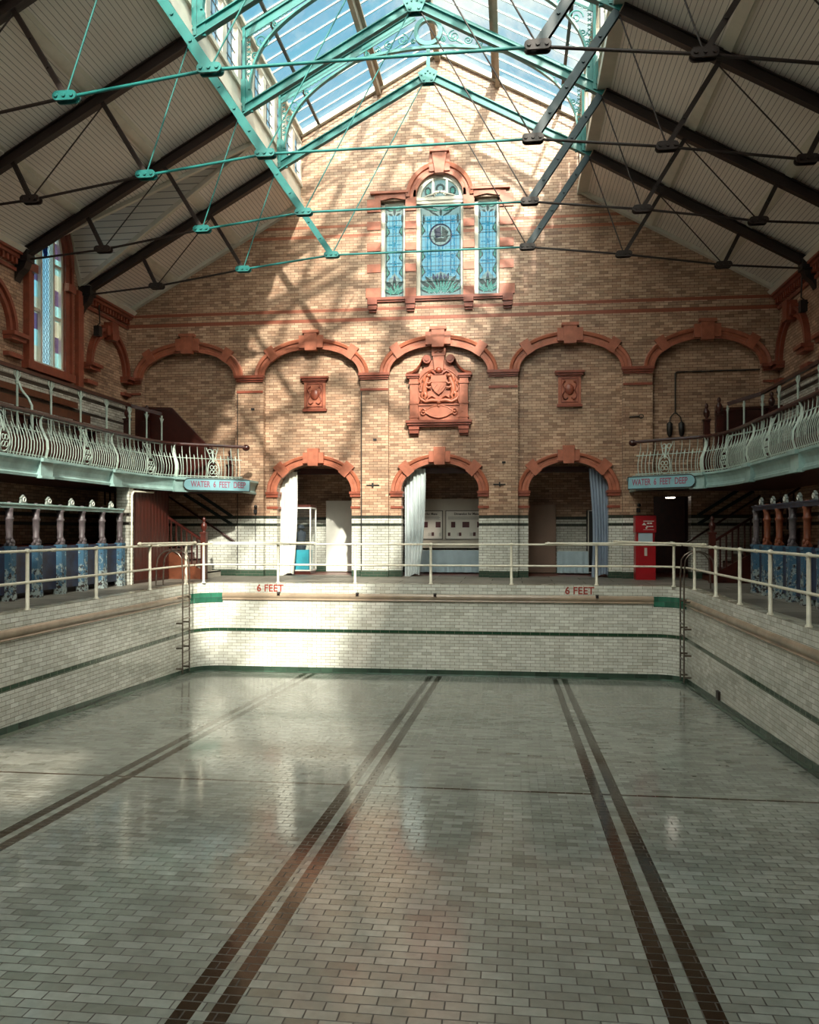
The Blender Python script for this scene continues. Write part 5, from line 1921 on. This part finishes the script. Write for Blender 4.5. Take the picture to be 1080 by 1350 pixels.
mb.lathe((-4.42, 25.5, .75), [(.14, 0), (.17, .12), (.12, .28), (.17, .46), (.15, .55), (.05, .6), (.05, .66)], 12)
mb.tube([(-4.5, 25.4, .8), (-4.6, 25.4, .75), (-4.62, 25.42, .5)], .05, 7)
tag(mb.build('costume', M['navy']), 'dark swimming costume on a bust inside the glass display case', 'costume')
mb = MB().lathe((-4.42, 25.5, 1.41), [(.06, 0), (.16, .02), (.1, .04), (.09, .1), (.02, .13)], 12)
tag(mb.build('dark_hat', M['navy']), 'dark hat topping the costume bust in the glass case', 'hat')

MB2 = MB().box(-3.86, -2.35, 26.55, 26.6, .03, 2.32)
tag(MB2.build('partition_board', M['white']), 'tall white partition board in the left doorway', 'board')
tag(MB().box(2.0, 3.5, 26.55, 26.6, .03, 2.16).build('partition_board', M['brown_board']), 'tall brown-grey partition board in the right-hand doorway', 'board')

# notice board with two posters in the middle doorway
t = thing('notice_board', (.2, 26.5, 0), 'wide pale display board in the middle doorway carrying two posters', 'board')
MB().box(-1.25, 1.5, 26.45, 26.5, .86, 2.36).build('backboard', M['grey_board'], t)
MB().box(-1.25, 1.5, 26.42, 26.5, .80, .86).build('ledge', M['grey_board'], t)
tt = thing('cloth_table', (0, 26.3, 0), 'trestle table under a pale blue-white cloth below the notice board', 'table')
mb = MB()
mb.box(-1.15, 1.2, 26.05, 26.4, .70, .74)
mb.build('tabletop', M['white'], tt)
mb = MB()
rows = []
for j in range(5):
    z = .74 - .69 * j / 4
    rows.append([(-1.18 + 2.4 * i / 60, 26.03 + .012 * sin(i * .9) * j, z) for i in range(61)])
mb.grid(rows)
mb.build('tablecloth', M['cloth_blue'], tt)
for cx, w_, title, l, sd_ in ((-.62, 1.1, 'Dimension for Mens', 'white poster partly behind the curtain on the middle doorway board', 0), (.70, 1.3, 'Dimension for Mens', 'white poster fully in view on the middle doorway board', 1)):
    t = thing('poster', (cx, 26.44, 1.1), l, 'poster', 'posters on the notice board')
    MB().box(cx - w_ / 2, cx + w_ / 2, 26.425, 26.45, 1.08, 1.98).build('sheet', M['white'], t)
    sh_ = [c_ for c_ in t.children][0]
    mb = MB()
    a, b = cx - w_ / 2, cx + w_ / 2
    for (x0, x1, z0, z1) in ((a - .015, b + .015, 1.97, 1.99), (a - .015, b + .015, 1.07, 1.09), (a - .015, a + .005, 1.07, 1.99), (b - .005, b + .015, 1.07, 1.99)):
        mb.box(x0, x1, 26.415, 26.45, z0, z1)
    mb.build('frame', M['ink'], t)
    mb = MB()
    for px, pz, pw, ph in ((-.42, 1.45, .13, .18), (-.02, 1.45, .22, .18), (.42, 1.45, .16, .18), (-.55, 1.18, .08, .11), (-.2, 1.18, .08, .11), (.25, 1.18, .08, .12), (.5, 1.2, .1, .1)):
        if abs(px) + pw / 2 < w_ / 2:
            MB().box(cx + px - pw / 2, cx + px + pw / 2, 26.418, 26.43, pz, pz + ph).build('photograph', M['photo'], sh_)
    text_mesh('Dimension for Mens', .10, lambda u, v, dd: (cx + u, 26.423 - dd, 1.88 + v), .002, .95, .003).build('lettering', M['ink'], sh_)
    mb = MB()
    for r in range(4):
        mb.box(a + .06, b - .06 - .04 * (r % 2), 26.420, 26.43, 1.70 + r * .03, 1.708 + r * .03)
    for c_ in (-.4, .0, .35):
        for r in range(4):
            mb.box(cx + c_ + .1 - .0, min(cx + c_ + .24, b - .03), 26.420, 26.43, 1.19 + r * .025, 1.197 + r * .025)
    mb.build('printed_text', M['ink'], sh_)

# right doorway: table and door frame
t = thing('cloth_table', (3.95, 26.2, 0), 'low table under a blue-white cloth in the right-hand doorway', 'table')
MB().box(3.52, 4.42, 26.0, 26.5, .68, .72).build('tabletop', M['white'], t)
mb = MB()
mb.grid([[(3.5 + .95 * i / 30, 25.98 + .012 * sin(i) * j, .72 - .67 * j / 4) for i in range(31)] for j in range(5)])
mb.build('tablecloth', M['cloth_blue'], t)
t = thing('dark_cupboard', (4.8, 26.4, 0), 'tall dark glazed cupboard behind the curtain of the right-hand doorway', 'cupboard')
MB().box(4.45, 5.3, 26.2, 26.7, .05, 1.98).build('carcass', M['black'], t)
mb = MB()
for x in (4.45, 5.27):
    mb.box(x, x + .03, 26.17, 26.2, .05, 1.98)
mb.box(4.45, 5.3, 26.17, 26.2, 1.95, 1.98).box(4.45, 5.3, 26.17, 26.2, .05, .08)
mb.build('case_frame', M['grey_board'], t)

# red cabinet beside the right-hand doorway
t = thing('red_cabinet', (5.73, 23.6, 0), 'tall red metal cabinet with notice and slot beside the dark passage', 'cabinet')
rx0, rx1, ry0, ry1 = 5.50, 6.03, 23.45, 23.85
MB().box(rx0, rx1, ry0, ry1, 0, .98).box(rx0 + .02, rx1 - .02, ry0 + .04, ry1, .98, 1.76).build('body', M['red'], t)
mb = MB().box(rx0 - .01, rx1 + .01, ry0 - .01, ry1, 1.30, 1.76)
hd_ = lab(mb.build('header', M['red'], t), 'red header with small white marks')
MB().box(rx0 + .07, rx1 - .08, ry0 + .02, ry0 + .04, .98, 1.28).build('notice', M['cloth_blue'], t)
mb = MB()
mb.prism([(5.66, 1.50), (5.78, 1.50), (5.72, 1.57)], XZ(0), ry0 - .016, ry0 - .01)
for x0, x1, z0, z1 in ((5.70, 5.98, 1.60, 1.615), (5.80, 5.86, 1.53, 1.57), (5.87, 5.93, 1.53, 1.57), (5.78, 5.83, 1.44, 1.48), (5.84, 5.96, 1.45, 1.475), (5.76, 5.80, 1.40, 1.44), (5.70, 5.98, 1.37, 1.38)):
    mb.box(x0, x1, ry0 - .016, ry0 - .01, z0, z1)
mb.build('white_marks', M['white'], hd_)
MB().box(5.73, 5.80, ry0 - .012, ry0, .66, .88).build('coin_slot', M['grey_board'], t)

# passage lamp
t = thing('passage_lamp', (6.65, 25.2, 2.3), 'small lit lamp glowing inside the dark right-hand passage', 'lamp')
MB().box(6.6, 6.85, 25.1, 25.2, 2.30, 2.325).build('tube', M['lamp'], t)
MB().box(6.55, 6.9, 25.08, 25.22, 2.325, 2.38).build('housing', M['woodred'], t)

# conduit with two drop weights on the right corner arch
t = thing('wall_conduit', (6.68, YR, 4.7), 'dark electrical conduit running across the right corner arch', 'conduit')
MB().tube([(9.2, YR - .04, 5.82), (6.72, YR - .04, 5.80), (6.68, YR - .04, 5.76), (6.68, YR - .04, 4.66)], .018, 6).build('pipe', M['black'], t)
for q in (-1, 1):
    mb = MB().tube([(6.68, YR - .04, 4.66), (6.68 + q * .06, YR - .06, 4.62), (6.68 + q * .14, YR - .08, 4.52), (6.68 + q * .16, YR - .08, 4.40)], .016, 6)
    mb.lathe((6.68 + q * .16, YR - .09, 3.98), [(.02, 0), (.06, .05), (.08, .2), (.085, .36), (.03, .42)], 10)
    lab(mb.build('bell_unit', M['black'], t), 'dark hanging bell unit')

# small wall fittings
def fitting(name, mb, mat_, label, cat, group=None):
    tag(mb.build(name, mat_), label, cat, group)
fitting('tie_plate', MB().box(-2.08, -1.7, YF - .03, YF, 2.66, 2.69).box(-1.92, -1.87, YF - .05, YF, 2.62, 2.74), M['black'], 'thin black iron wall tie on the pilaster left of the middle doorway', 'wall tie')
fitting('tie_plate', MB().box(1.6, 1.95, YF - .03, YF, 2.66, 2.69).box(1.76, 1.8, YF - .05, YF, 2.62, 2.74), M['black'], 'thin black iron wall tie on the pilaster right of the middle doorway', 'wall tie')
fitting('wall_ring', MB().tube([(5.72 + .06 * cos(a), YF - .05, 4.55 + .05 * sin(a)) for a in [i * pi / 6 for i in range(13)]], .012, 5).tube([(5.4, YF - .03, 4.53), (5.66, YF - .04, 4.55)], .02, 6), M['black'], 'small iron ring and spike on the pilaster above the red cabinet', 'hook')
for x in (-5.42, 5.64):
    fitting('light_switch', MB().box(x - .05, x + .05, YF - .05, YF, 1.86, 1.98).ball((x + .02, YF - .06, 2.06), .055, 8), M['black'],
            'small black switch and bell on the pilaster ' + ('under the left gallery landing' if x < 0 else 'above the red cabinet'), 'switch', 'wall switches')
fitting('wire', MB().tube([(-5.42, YF - .012, 1.86), (-5.42, YF - .012, .2)], .01, 5), M['black'], 'thin black wire down the tiled pilaster left of the first doorway', 'wire')
fitting('wire', MB().tube([(-5.97, YF - .012, 5.5), (-5.97, YF - .012, .2)], .012, 5), M['black'], 'thin black wire down the edge of the left-hand pilaster', 'wire')
fitting('wire', MB().tube([(-2.23, YF - .014, 5.4), (-2.23, YF - .014, .2)], .016, 5), M['black'], 'long black conduit down the pilaster right of the first doorway', 'wire')
for k, (x, z, l) in enumerate(((-1.83, 4.0, 'upper small square iron socket on the pilaster left of the coat of arms'), (-5.5, 4.95, 'small square wall socket on the pilaster above the left landing'), (1.9, 3.3, 'small hook on the pilaster right of the coat of arms'))):
    fitting('wall_socket', MB().box(x - .05, x + .05, YF - .03, YF, z - .03, z + .03), M['black'], l, 'socket', 'small wall sockets')
for s, yv, l in ((-1, 21.9, 'small floodlight bracket on the left wall below the cornice'), (1, 21.6, 'small floodlight bracket on the right wall below the cornice')):
    t = thing('floodlight', (s * HW, yv, 7.0), l, 'floodlight', 'wall floodlights')
    MB().tube([(s * (HW - .2), yv, 7.6), (s * (HW - .22), yv, 7.1), (s * (HW - .05), yv, 6.95)], .02, 6).build('bracket', M['black'], t)
    MB().box(s * (HW - .28), s * (HW - .12), yv - .16, yv + .02, 6.72, 7.0).build('lamp_head', M['black'], t)
